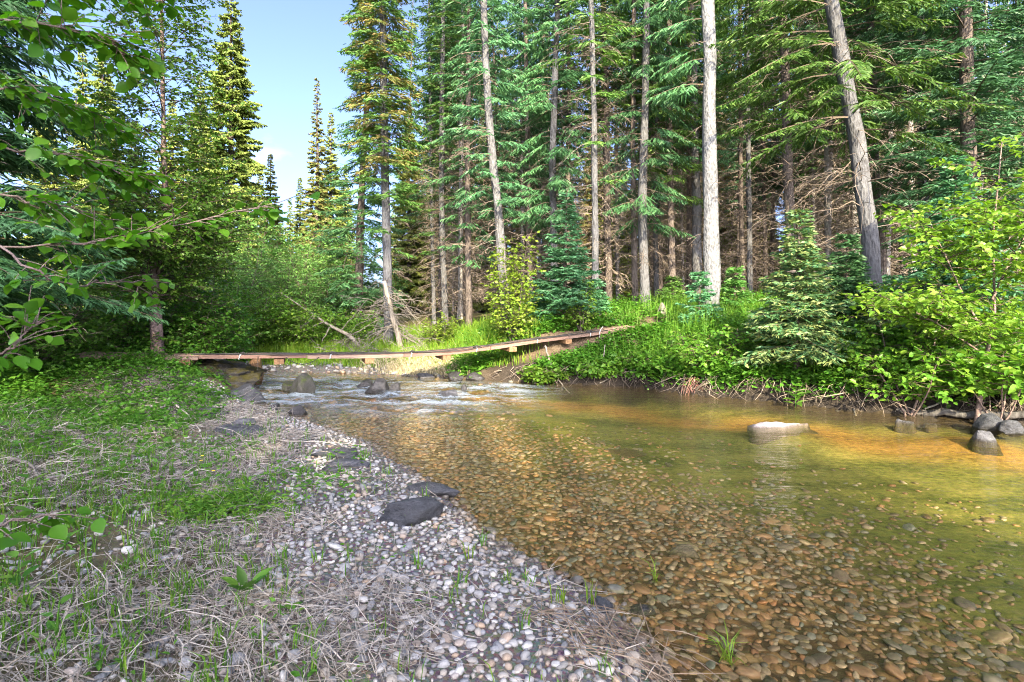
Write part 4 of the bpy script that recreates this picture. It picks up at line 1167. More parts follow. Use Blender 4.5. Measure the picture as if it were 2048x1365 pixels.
for px, py, d, k, lab in far_specs:
    x = (px - 1024) / FPX * d
    z0 = H1(x, d)
    s = (EYE - (py - HORIZON) / FPX * d - z0) / PH[k]
    if k not in used:
        o = PROT[k]; used.add(k)
        o.location = (x, d, z0); o.rotation_euler = (0, 0, rr.uniform(0, 6)); o.scale = (s,) * 3; o['label'] = lab; o['group'] = 'spruces of the upstream stand'
    else:
        copy_thing(PROT[k], (x, d, z0), rr.uniform(0, 6), s, lab, 'spruces of the upstream stand')

# the rest of the forest: trunks one can count between the ones above
def stand_proto(k, H_, r0, z0, L0, dead_n, needles, bark):
    root = thing('spruce_tree', '', 'tree', (0, 0, 0))
    r = rng_(400 + k)
    P = [(0, 0, 0), (r.normal(0, .12), r.normal(0, .12), H_ * .4), (r.normal(0, .2), r.normal(0, .2), H_)]
    conifer_parts(root, P, r0, H_, [dict(z0=z0, z1=H_, n=210, L0=L0, L1=.2, droop=.42, sp=.11, sub=1.0, w=.07, hang=.3, lo=.45)],
                  [dict(z0=.8, z1=z0 + 3, n=int(dead_n * 1.7), L=1.6, tw=10, w=.02)], 420 + k, M[bark], M[needles], sides=7, nseg=12, twk='deadtwig_stand_lit')
    return root
ST = [stand_proto(0, 23, .11, 5.5, 1.6, 100, 'needle_dark', 'bark_brown'), stand_proto(1, 21, .085, 6.5, 1.4, 110, 'needle_green', 'bark_stand_lit'),
      stand_proto(2, 24, .13, 7, 1.8, 90, 'needle_green', 'bark_brown'), stand_proto(3, 20, .08, 4.5, 1.3, 110, 'needle_blue', 'bark_stand_lit'),
      stand_proto(4, 22, .10, 8, 1.5, 120, 'needle_dark', 'bark_stand_lit')]
stand_lab = ['brown barked forest spruce with a dark crown among many trunks', 'thin grey forest spruce with a green crown among many trunks', 'stout brown forest spruce crowned high up among many trunks',
             'thin grey forest spruce with blue green boughs among many trunks', 'grey forest spruce bare far up its trunk among many trunks']
r = rng_(88)
placed = []
prom = [o.location.copy() for o in SC.objects if o.get('category') == 'tree']
tries = 0
used = set()
while len(placed) < 175 and tries < 20000:
    tries += 1
    d = 16 + 42 * r.random() ** 1.3
    px = r.uniform(815, 2350)
    x = (px - 1024) / FPX * d
    if d < 20 and px < 1000: continue
    if px < 870 and d < 32: continue
    if any((x - q[0]) ** 2 + (d - q[1]) ** 2 < 1.25 ** 2 for q in placed): continue
    if any((x - q[0]) ** 2 + (d - q[1]) ** 2 < .9 ** 2 for q in prom): continue
    k = int(r.integers(0, 5))
    placed.append((x, d))
    s = r.uniform(.8, 1.12)
    loc = (x, d, H1(x, d) - .03)
    if k not in used:
        used.add(k); o = ST[k]; o.location = loc; o.rotation_euler = (0, 0, r.uniform(0, 6)); o.scale = (s,) * 3
        o['label'] = stand_lab[k]; o['group'] = 'many forest spruces behind the right bank, kind %s' % ['brown dark', 'thin green', 'stout', 'thin blue', 'bare'][k]
    else:
        o = copy_thing(ST[k], loc, r.uniform(0, 6), s, stand_lab[k], 'many forest spruces behind the right bank, kind %s' % ['brown dark', 'thin green', 'stout', 'thin blue', 'bare'][k])
    o.rotation_euler[0] = r.normal(0, .02); o.rotation_euler[1] = r.normal(0, .02)

# the far end of the forest closes the view between the trunks
r = rng_(99)
far_done = 0; tries = 0; fplaced = []
while far_done < 92 and tries < 9000:
    tries += 1
    d = r.uniform(46, 82)
    px = r.uniform(-250, 2300) if far_done < 42 else r.uniform(860, 2200)
    if far_done >= 42: d = r.uniform(36, 70)
    x = (px - 1024) / FPX * d
    if any((x - q[0]) ** 2 + (d - q[1]) ** 2 < 1.8 ** 2 for q in fplaced): continue
    if px < 700 and d < 55: continue
    fplaced.append((x, d)); far_done += 1
    k = int(r.integers(0, 4))
    sc = r.uniform(.75, 1.1) * (1 if px > 760 else .62)
    copy_thing(PROT[k], (x, d, H1(x, d)), r.uniform(0, 6), sc, 'distant conifer seen in gaps at the back of the forest', 'distant conifers closing the view')

for k in range(14):
    d = r.uniform(29, 37); px = 980 + 55 * k + r.uniform(-20, 20); x = (px - 1024) / FPX * d
    copy_thing(PROT[3], (x, d, H1(x, d)), r.uniform(0, 6), r.uniform(.45, .75), 'bushy small conifer deep between the trunks of the forest', 'small conifers deep in the forest')

# unseen conifers added behind the camera, heights and gaps shaped to shade the stream
rs = rng_(123)
SK = math.tan(RAD(180 - SUN_ROT))
HS = [23, 21, 24, 20, 22]
i = 0
for u in np.arange(-4.4, 16, .62):
    y = -27 - 11 * ((i * .618) % 1)
    top = rs.uniform(19, 23) if rs.random() < .6 else rs.uniform(27, 31)
    if -.9 < u < .7 or 1.0 < u < 2.8: top = 18.8 + .5 * (-28 - y)
    elif u < 4: top = max(top, rs.uniform(24, 27))
    if 4.0 < u < 8.4: top = 14 + .5 * (-28 - y)
    copy_thing(ST[i % 5], (u - SK * y, y, 1.0), i * 1.3, top / HS[i % 5], 'unseen spruce added behind the camera to shade the stream', 'added shade spruces behind the camera')
    i += 1
for k, u in enumerate(np.arange(-4.2, 3.6, .95)):  # second unseen row added to keep the sun off the foreground
    y = -25 - 2.2 * (k % 2)
    copy_thing(PROT[0], (u - SK * y, y, 1.0), k * 1.7, (17.6 + .5 * (-28 - y)) / 20, 'dense unseen spruce added behind the camera to shade the foreground', 'added dense shade spruces behind the camera')
# ---------------------------------------------------------------- broad-leaved trees and shrubs
def leafy_geo(rng, o, L, az, e0, droop, tw_sp=.12, leaf_sp=.05, leaf=.05, twl=.35, aspect=1.0, hang=.15, full=.2, simple=True, twr=.003):
    B = len(L)
    u = np.stack([np.cos(az), np.sin(az), 0 * az], 1); w = np.stack([-np.sin(az), np.cos(az), 0 * az], 1)
    Z = np.array([0, 0, 1.])
    wig = rng.normal(0, .06, (B, 2))
    def pos(i, s):
        return o[i] + L[i, None] * (u[i] * (s * np.cos(e0[i]))[:, None] + w[i] * (wig[i, 0] * np.sin(s * 5 + 9 * wig[i, 1]))[:, None] + Z * (s * np.sin(e0[i]) - droop[i] * s * s)[:, None])
    a = np.arange(B); ss = np.linspace(0, 1, 4)
    CP = np.stack([pos(a, np.full(B, q)) for q in ss], 1)
    CR = np.outer(.003 + .007 * L, 1 - .85 * ss)
    k = np.maximum(3, np.ceil(L / tw_sp)).astype(int)
    i = np.repeat(a, k); j = np.arange(len(i)) - np.repeat(np.cumsum(k) - k, k)
    s = full + (1 - full) * (j + rng.random(len(i))) / k[i]
    sd = np.where(j % 2, 1., -1.)
    al = rng.uniform(.4, 1.1, len(i))
    d = nrm(u[i] * np.cos(al)[:, None] + w[i] * (sd * np.sin(al))[:, None] + Z * rng.normal(.1, .35, len(i))[:, None])
    lt = twl * rng.uniform(.5, 1.2, len(i)) * (1.15 - .6 * s)
    p = pos(i, s)
    TV, TF = ribbons(p, d, lt, np.full(len(i), twr * 3), rand_dir(rng, len(i)), .05)
    m = np.maximum(2, np.round(lt / leaf_sp)).astype(int)
    q = np.repeat(np.arange(len(i)), m); jj = np.arange(len(q)) - np.repeat(np.cumsum(m) - m, m)
    s2 = .15 + .85 * (jj + rng.random(len(q))) / m[q]
    lat = nrm(np.cross(d[q], Z)); sg = np.where(jj % 2, 1., -1.)
    ld = nrm(d[q] * .6 + lat * (sg * rng.uniform(.4, 1.1, len(q)))[:, None] + Z * rng.normal(-hang, .35, len(q))[:, None])
    lp = p[q] + d[q] * (lt[q] * s2)[:, None] + rng.normal(0, .01, (len(q), 3))
    up = nrm(Z + .55 * rng.normal(size=(len(q), 3)))
    sz = leaf * rng.uniform(.6, 1.25, len(q))
    LV, LF = leaf_batch(lp, ld, up, sz, aspect, simple)
    return LV, LF, TV, TF, CP, CR

def leafy_parts(root, stems, spec, seed, bark, leafmat, org):
    """stems: list of (points, radius); spec: branches per stem"""
    rng = rng_(seed)
    gl = Geo(); gb = Geo()
    for si, (pts, r0) in enumerate(stems):
        P = np.asarray(pts, float) - org
        tt = np.linspace(0, 1, len(P)); t2 = np.linspace(0, 1, max(10, 3 * len(P)))
        C = np.stack([np.interp(t2, tt, P[:, k]) for k in range(3)], 1)
        # round off the corners
        for _ in range(2): C[1:-1] = (C[:-2] + 2 * C[1:-1] + C[2:]) / 4
        R = r0 * (1 - .88 * t2) * (1 + .35 * np.exp(-t2 * 22)) + .0015
        V, F = tubes(C, R, 8)
        V += rng.normal(0, .05 * r0, V.shape)
        me = Geo().add(V, F).mesh('stem', bark)
        add_obj('trunk' if r0 > .05 else 'stem', me, root)
        n = spec['n']
        t = spec.get('t0', .25) + (1 - spec.get('t0', .25)) * (np.arange(n) + rng.random(n)) / n
        o = np.stack([np.interp(t, t2, C[:, k]) for k in range(3)], 1)
        f = (t - spec.get('t0', .25)) / (1 - spec.get('t0', .25))
        L = spec['L'] * np.interp(f, [0, .3, 1], spec.get('prof', (.7, 1, .25))) * rng.uniform(.6, 1.15, n)
        az = np.arange(n) * 2.399963 + rng.uniform(-.6, .6, n)
        if 'az' in spec: az = spec['az'][0] + rng.uniform(-1, 1, n) * spec['az'][1]
        e0 = rng.normal(spec.get('e', .6), .2, n)
        LV, LF, TV, TF, CP, CR = leafy_geo(rng, o, L, az, e0, np.abs(rng.normal(spec.get('droop', .2), .1, n)), spec.get('tw', .12), spec.get('lsp', .05), spec.get('leaf', .05), spec.get('twl', .35), spec.get('asp', 1.0), spec.get('hang', .15), spec.get('full', .2), spec.get('simple', True))
        gl.add(LV, LF); gb.add(TV, TF, 0); gb.add(*tubes(CP, CR, 3), 0)
    add_obj('branches', gb.mesh('branches', [M['twigwood'] if spec.get('wood') is None else spec['wood']], True), root, kind='stuff')
    add_obj('foliage', gl.mesh('foliage', leafmat, False), root, kind='stuff')

# birch on the left bank
def birch():
    px = [(318, 697), (312, 640), (308, 585), (307, 545), (322, 502), (336, 470), (331, 400), (327, 300), (326, 150), (322, 0), (322, -120)]
    P = np.array([at(x, y, 10.0) for x, y in px]); P[0, 2] = H1(P[0, 0], 10.0) - .1
    root = thing('birch_tree', 'crooked birch with reddish brown bark behind the left end of the footbridge', 'tree', P[0])
    leafy_parts(root, [(P, .105)], dict(n=250, t0=.15, L=1.9, prof=(.8, 1.0, .5), e=.45, droop=.12, tw=.085, lsp=.042, leaf=.082, twl=.46, asp=.95, simple=True), 501, M['bark_birch'], M['leaf_birch'], P[0])
    # a dead low limb
    g = Geo(); r = rng_(502)
    for k in range(5):
        a = at(*[(300, 620), (318, 560), (330, 440), (312, 590), (335, 470)][k], 10.0); b = at(*[(235, 655), (390, 520), (400, 380), (400, 590), (270, 430)][k], 9.8)
        m = np.linspace(0, 1, 7)[:, None]
        C = a * (1 - m) + b * m + r.normal(0, .025, (7, 3)) * np.minimum(1, m * 4)
        g.add(*tubes(C - P[0], .016 * (1 - .8 * m[:, 0]), 5))
    add_obj('bare_branch', g.mesh('bare_branch', M['bark_birch']), root, kind='stuff')
birch()

def shrub(name, label, px, depth, py_top, half, seed, leafmat, nst=5, n=14, leaf=.05, group=None, base=None, spread=.5, droop=.2, e=.6, tw=.1, lsp=.045, twl=.3, asp=1.0, r0=.014, t0=.2, cat='shrub', simple=True, bark='bark_brown'):
    rng = rng_(seed)
    x = (px - 1024) / FPX * depth
    z0 = H1(x, depth) if base is None else base
    top = EYE - (py_top - HORIZON) / FPX * depth
    root = thing(name, label, cat, (x, depth, z0), group)
    stems = []
    for k in range(nst):
        a = 2 * math.pi * k / nst + rng.uniform(-.4, .4)
        f = rng.uniform(.55, 1.0) if k else 1.0
        rr_ = spread * half * rng.uniform(.5, 1.2) * (k > 0 or nst > 3)
        q = []
        for t in np.linspace(0, 1, 5):
            q.append([x + math.cos(a) * rr_ * t ** .8 + rng.normal(0, .02), depth + math.sin(a) * rr_ * t ** .8 + rng.normal(0, .02), z0 - .05 + (top - z0 + .05) * f * t])
        stems.append((q, r0 * (.7 + .5 * f)))
    leafy_parts(root, stems, dict(n=int(n * 1.5), t0=t0, L=half * .85, prof=(.6, 1, .3), e=e, droop=droop, tw=tw * .75, lsp=lsp * .85, leaf=leaf * 1.35, twl=twl, asp=asp, simple=simple), seed + 1, M[bark], M[leafmat], np.array([x, depth, z0]))
    return root

shrub('shrub', 'tall yellow green shrub standing right behind the middle of the footbridge', 1025, 12.4, 472, .72, 510, 'leaf_yellow', 6, 17, .062, None, None, .55, .12, .55, .12, .055, .26, .9, .014, .1, 'shrub', False)
shrub('shrub', 'slim yellow green shrub between the tall yellow shrub and the dense green bank', 1160, 12.6, 565, .42, 520, 'leaf_yellow', 4, 11, .06, None, None, .5, .1, .55, .13, .06, .25, .9, .011, .1, 'shrub', False)
shrub('shrub', 'low yellow green bush left of the tall yellow shrub at the forest edge', 880, 14.5, 632, .55, 530, 'leaf_yellow', 6, 12, .06, None, None, .7, .15, .5, .1, .05, .25, .9)
for i, (px, d, top, half, lm, lab) in enumerate([
        (470, 15.5, 500, 1.3, 'leaf_willow', 'willow bush under the tallest sunlit spruce'), (560, 17, 455, 1.5, 'leaf_willow', 'tall pale willow bush in the middle of the upstream thicket'),
        (640, 16.5, 470, 1.3, 'leaf_willow', 'willow bush right behind the fallen branch'), (690, 18, 520, 1.1, 'leaf_willow', 'willow bush at the foot of the blue green spruce'),
        (520, 14.6, 590, 1.1, 'leaf_fresh', 'low leafy bush in front of the pale willows'), (600, 14.8, 620, .95, 'leaf_fresh', 'low bush above the bright grass left of the fallen branch'),
        (430, 13.4, 560, 1.2, 'leaf_alder', 'alder bush behind the meadow grass left'), (690, 15.0, 630, .8, 'leaf_fresh', 'low bush tangled with the dead twigs')]):
    shrub('shrub', lab, px, d, top, half, 540 + 3 * i, lm, 7, 17, .06 if lm != 'leaf_willow' else .075, 'bushes of the upstream thicket', None, .75, .2, .55, .1, .05, .34, .95 if lm != 'leaf_willow' else .5)
for i, (px, d, top, half, lm, lab) in enumerate([
        (500, 22, 415, 1.8, 'leaf_willow', 'back row willow left of the sky gap'), (590, 23, 425, 1.8, 'leaf_willow', 'back row willow right under the sky gap'),
        (660, 22, 440, 1.5, 'leaf_willow', 'back row willow left of the blue green spruce'), (420, 20, 430, 1.7, 'leaf_willow', 'back row willow behind the birch right side'),
        (330, 18, 440, 1.6, 'leaf_alder', 'tall alder far behind the birch'), (240, 16, 430, 1.5, 'leaf_alder', 'tall alder behind the dark left spruces'), (755, 24, 560, 1.5, 'leaf_willow', 'shaded willow behind the clumpy spruce')]):
    shrub('shrub', lab, px, d, top, half, 560 + 3 * i, lm, 7, 13, .10 if lm != 'leaf_willow' else .125, 'back row bushes of the upstream thicket', None, .75, .2, .55, .19, .075, .45, .95 if lm != 'leaf_willow' else .55)
for i, (px, d, top, half, lm, lab) in enumerate([
        (400, 11.2, 520, 1.0, 'leaf_alder', 'leafy bush right of the birch foot'), (240, 10.8, 560, 1.0, 'leaf_alder', 'leafy bush left of the birch foot'),
        (375, 10.6, 615, .7, 'leaf_fresh', 'low fresh green bush just behind the footbridge end'), (150, 9.6, 600, .9, 'leaf_alder', 'dark bush under the sweeping spruce boughs'),
        (285, 12.6, 430, 1.2, 'leaf_birch', 'tall dark bush behind the birch'), (60, 8.2, 590, .9, 'leaf_birch', 'dark bush at the left edge below the big spruce'),
        (350, 13.5, 480, 1.2, 'leaf_alder', 'tall bush filling in behind the birch trunk'), (440, 12.2, 600, .8, 'leaf_alder', 'rounded bush between the birch and the bright grass')]):
    shrub('shrub', lab, px, d, top, half, 580 + 3 * i, lm, 7, 16, .06, 'bushes of the left bank', None, .75, .2, .5, .1, .05, .32, .95)

# sapling at the right edge
def sapling():
    d = 7.45
    px = [(1952, 812), (1962, 770), (1974, 715), (1980, 668), (1990, 645), (1988, 560), (1985, 470), (1995, 380), (2004, 285)]
    P = np.array([at(x, y, d) for x, y in px]); P[0, 2] = H1(P[0, 0], d) - .1
    root = thing('sapling', 'tall sunlit yellow green sapling at the right edge with its foot by the log', 'tree', P[0])
    P2 = np.array([at(x, y, d + .05) for x, y in ((1978, 672), (1962, 655), (1930, 600), (1895, 520), (1870, 470), (1855, 430))])
    P3 = np.array([at(x, y, d - .05) for x, y in ((1985, 600), (2010, 540), (2050, 470), (2085, 420))])
    P4 = np.array([at(x, y, d - .1) for x, y in ((1974, 715), (1940, 690), (1880, 650), (1820, 620), (1790, 600))])
    leafy_parts(root, [(P, .030), (P2, .014), (P3, .014), (P4, .012)], dict(n=30, t0=.2, L=1.0, prof=(.9, 1, .75), e=.35, droop=.1, tw=.06, lsp=.045, leaf=.088, twl=.26, asp=.9, simple=False, full=.1), 601, M['bark_birch'], M['leaf_yellow'], P[0])
sapling()
shrub('shrub', 'green leafy shrub with dark stems rising from the log root', 1820, 7.95, 610, .62, 610, 'leaf_fresh', 4, 13, .065, None, None, .9, .15, .35, .09, .05, .28, .95, .014, .35, 'shrub', False, 'bark_birch')
shrub('shrub', 'low leafy shrub overhanging the log at the right edge', 1995, 7.35, 690, .55, 615, 'leaf_fresh', 5, 12, .075, None, None, 1.0, .1, .4, .09, .05, .28, .95, .01, .5, 'shrub', False, 'bark_birch')
for i, (px, d, top, half, lab) in enumerate([(1300, 10.7, 705, .5, 'leafy bush at the right end of the footbridge'), (1395, 10.1, 665, .6, 'leafy bush on the bank between the bridge end and the pale rock'),
        (1085, 11.2, 735, .42, 'leafy bush below the footbridge on the far bank'), (1480, 9.9, 655, .55, 'leafy bush left of the sunlit young spruce'), (1200, 11.0, 725, .42, 'leafy bush under the rising end of the footbridge'),
        (960, 12.6, 700, .45, 'small bush behind the footbridge right of the dry grass'), (1700, 8.9, 690, .5, 'leafy bush right of the sunlit young spruce')]):
    shrub('shrub', lab, px, d, top, half, 620 + 3 * i, 'leaf_fresh', 6, 10, .07, 'bushes along the right bank', None, 1.0, .3, .35, .085, .05, .25, .95, .009, .15, 'shrub', d < 10.5)

# ---------------------------------------------------------------- alder reaching in from the left, close to the camera
def leaf_piece(seed):
    r = rng_(seed)
    t = np.array([0, .12, .3, .5, .7, .88, 1.0]); wv = np.array([0, .2, .34, .38, .30, .15, 0])
    V = [[0, 0, 0]]
    for a, b in zip(t[1:-1], wv[1:-1]):
        V += [[a, b, .09 * b / .38 - .12 * a * a + r.normal(0, .008)], [a, 0, -.12 * a * a], [a, -b, .09 * b / .38 - .12 * a * a + r.normal(0, .008)]]
    V.append([1, 0, -.14])
    F3 = [[0, 2, 1], [0, 3, 2]]; F4 = []
    for i in range(4):
        a = 1 + 3 * i
        F4 += [[a, a + 1, a + 4, a + 3], [a + 1, a + 2, a + 5, a + 4]]
    F3 += [[13, 14, 16], [14, 15, 16]]
    return np.array(V), [np.array(F3), np.array(F4)]

def alder():
    from mathutils import Matrix
    r = rng_(700)
    bx, by = -2.75, 2.3
    base = np.array([bx, by, H1(bx, by)])
    root = thing('alder_shrub', 'alder reaching in from the left edge close to the camera with large round leaves', 'shrub', base)
    leafmat = leaf_mat('large alder leaves near the camera', [(.05, .165, .012), (.075, .215, .016), (.12, .26, .025)], .5, (1.2, 1.3, .3), .4, .3, 'object')
    meshes = [Geo().add(*leaf_piece(710 + k)).mesh('leaf', leafmat) for k in range(4)]
    main = [base + [0, 0, -.1], base + [.05, .05, .7], base + [.15, 0, 1.5], base + [.2, .1, 2.4], base + [.25, .1, 3.2]]
    V, F = tubes(np.array(main), np.array([.035, .03, .024, .016, .008]), 8)
    add_obj('trunk', Geo().add(V, F).mesh('trunk', M['bark_birch']), root)
    def mp(z): return np.array([np.interp(z, [m[2] for m in main], [m[k] for m in main]) for k in range(3)])
    BR = [  # from height on the stem, then pixels with distances, number of leaves, leaf size
        (2.0, [(-20, 292, 2.2), (110, 305, 2.15), (180, 325, 2.2), (240, 345, 2.3), (290, 350, 2.4)], 44, .062),
        (1.6, [(-20, 492, 2.1), (160, 490, 2.1), (260, 476, 2.2), (360, 450, 2.3), (560, 405, 2.5)], 34, .062),
        (1.55, [(-20, 470, 1.9), (80, 560, 1.9), (180, 570, 2.2), (260, 560, 2.5), (300, 590, 2.7)], 16, .055),
        (2.6, [(-20, 40, 2.0), (90, 50, 2.0), (200, 70, 2.1), (250, 110, 2.15)], 44, .068),
        (2.7, [(-20, -60, 2.0), (120, -20, 2.1), (240, -10, 2.2), (340, 5, 2.3)], 26, .062),
        (2.3, [(-20, 170, 2.0), (90, 190, 2.1), (170, 225, 2.3), (230, 260, 2.5)], 40, .06),
        (1.9, [(-20, 390, 2.0), (90, 400, 2.0), (160, 425, 2.2), (220, 460, 2.4)], 34, .06),
        (1.2, [(-30, 720, 1.7), (30, 690, 1.7), (60, 660, 1.75), (75, 640, 1.8)], 22, .055),
        (.5, [(-60, 1060, 1.55), (0, 1050, 1.55), (60, 1035, 1.6), (115, 1035, 1.65)], 9, .06)]
    total = 0
    gf = Geo(); TL, FL = leaf_piece(719)
    for h0, line, nl, ls in BR:
        P = np.array([mp(base[2] + h0 - .15)] + [at(*q) for q in line])
        tt = np.linspace(0, 1, len(P)); t2 = np.linspace(0, 1, 22)
        C = np.stack([np.interp(t2, tt, P[:, k]) for k in range(3)], 1)
        for _ in range(2): C[1:-1] = (C[:-2] + 2 * C[1:-1] + C[2:]) / 4
        C[1:-1] += r.normal(0, .006, C[1:-1].shape)
        g = Geo().add(*tubes(C, .0042 * (1 - .8 * t2) + .0008, 6))
        leaves = []
        nt = max(4, int(nl * 4.6) // 4)
        for k in range(nt):
            t = .28 + .72 * (k + r.random()) / nt
            o = np.array([np.interp(t, t2, C[:, q]) for q in range(3)])
            T = nrm(np.array([np.interp(min(t + .05, 1), t2, C[:, q]) for q in range(3)]) - np.array([np.interp(t - .05, t2, C[:, q]) for q in range(3)]))
            d = nrm(T * r.uniform(.3, 1) + r.normal(0, .6, 3) * [1, .8, .5])
            l = r.uniform(.06, .17)
            e = o + d * l + [0, 0, -.01]
            g.add(*tubes(np.array([o, (o + e) / 2 + [0, 0, .008], e]), np.array([.002, .0015, .001]), 4))
            for m in range(4):
                f = (m + 1) / 4
                p = o * (1 - f) + e * f
                sd = nrm(np.cross(d, [0, 0, 1.])) * (1 if m % 2 else -1)
                ld = nrm(d * .5 + sd * r.uniform(.4, 1) + np.array([0, 0, r.normal(-.25, .3)]))
                leaves.append((p, ld, ls * .8 * r.uniform(.5, 1.25)))
        b = add_obj('branch', g.mesh('branch', M['bark_birch']), root)
        b.matrix_parent_inverse = Matrix.Translation(-Vector(base))
        for p, ld, s in leaves:
            up = nrm(np.array([0, 0, 1.]) + .4 * r.normal(size=3))
            Y = nrm(np.cross(up, ld)); Zv = np.cross(ld, Y)
            if total >= 300 or r.random() < .76:
                gf.add(*stamp(TL, FL, (p - base)[None], ld[None], Y[None], Zv[None], np.array([[s, s, s]])))
                continue
            o = bpy.data.objects.new('leaf', meshes[int(r.integers(0, 4))])
            COL.objects.link(o); o.parent = b
            o.matrix_local = Matrix([[ld[q] * s, Y[q] * s, Zv[q] * s, p[q]] for q in range(3)] + [[0, 0, 0, 1]])
            total += 1
    add_obj('foliage', gf.mesh('foliage', leaf_mat('smaller alder leaves near the camera', [(.05, .165, .012), (.075, .215, .016), (.12, .26, .025)], .5, (1.2, 1.3, .3), .4, 0)), root, kind='stuff')
    print('alder leaves', total)
alder()

# ---------------------------------------------------------------- grass, herbs, straw
def blades(rng, x, y, z, h, w, lean=.35, az=None):
    n = len(x)
    a = rng.uniform(0, 2 * np.pi, n) if az is None else az
    ld = np.stack([np.cos(a), np.sin(a), 0 * a], 1)
    sd = np.stack([-np.sin(a), np.cos(a), 0 * a], 1)
    b2 = rng.uniform(0, 2 * np.pi, n)
    sd = np.stack([np.cos(b2), np.sin(b2), 0 * b2], 1)
    k = np.abs(rng.normal(lean, .2, n))[:, None]
    h = h[:, None]; w = w[:, None] * .5
    p = np.stack([x, y, z], 1); Z = np.array([0, 0, 1.])
    m = p + Z * h * .55 + ld * h * k * .3
    t = p + Z * h * (1 - .35 * np.minimum(k, 1.2)) + ld * h * k
    V = np.stack([p - sd * w * .7, p + sd * w * .7, m + sd * w, m - sd * w, t], 1).reshape(-1, 3)
    i = np.arange(n)[:, None] * 5
    return V, [i + np.array([0, 1, 2, 3]), i + np.array([3, 2, 4])]

def herbs(rng, x, y, z, h, leaf, nl, simple=True, asp=1.0, over=None):
    """upright leafy stems: leaves in a rising spiral"""
    n = len(x)
    i = np.repeat(np.arange(n), nl); j = np.tile(np.arange(nl), n)
    f = (j + .6 + .5 * rng.random(len(i))) / nl
    a = j * 2.4 + np.repeat(rng.uniform(0, 6, n), nl)
    lx = rng.normal(0, .16, n) if over is None else over[0]; ly = rng.normal(0, .16, n) if over is None else over[1]
    p = np.stack([x[i] + lx[i] * h[i] * f, y[i] + ly[i] * h[i] * f, z[i] + h[i] * f * (1 if over is None else over[2][i])], 1)
    d = nrm(np.stack([np.cos(a), np.sin(a), rng.normal(.05, .3, len(i))], 1))
    p = p + d * .02
    up = nrm(np.array([0, 0, 1.]) + .4 * rng.normal(size=p.shape))
    return leaf_batch(p, d, up, leaf * rng.uniform(.55, 1.25, len(i)) * (1.15 - .4 * f), asp, simple)

def scatter_on(rng, n, x0, x1, y0, y1, dens, margin=1.2):
    x = rng.uniform(x0, x1, n); y = rng.uniform(y0, y1, n)
    h, d, right, dl, dr = land(x, y)
    ok = in_view(x, y, margin) & (rng.random(n) < dens(x, y, d, right))
    return x[ok], y[ok], h[ok], d[ok]

def stuff(name, label, cat, g, mats, smooth=False):
    o = add_obj(name, g.mesh(name, mats, smooth), kind='stuff')
    tag(o, label, cat)
    return o

def off_bridge(x, y):
    a = at(340, 720, 9.3)[:2]; b = at(1300, 656, 12.4)[:2]
    t = nrm((b - a)[None])[0]; n = np.array([t[1], -t[0]])         # n points to the camera's side
    s = (x - a[0]) * n[0] + (y - a[1]) * n[1]; l = (x - a[0]) * t[0] + (y - a[1]) * t[1]
    return (1.0 - (s > -.68) * (s < .08) * (l < 9.9)) * np.where((s > 0) & (s < 1.3) & (l < 9.9), .3 + .7 * sstep(.1, 1.3, s), 1)

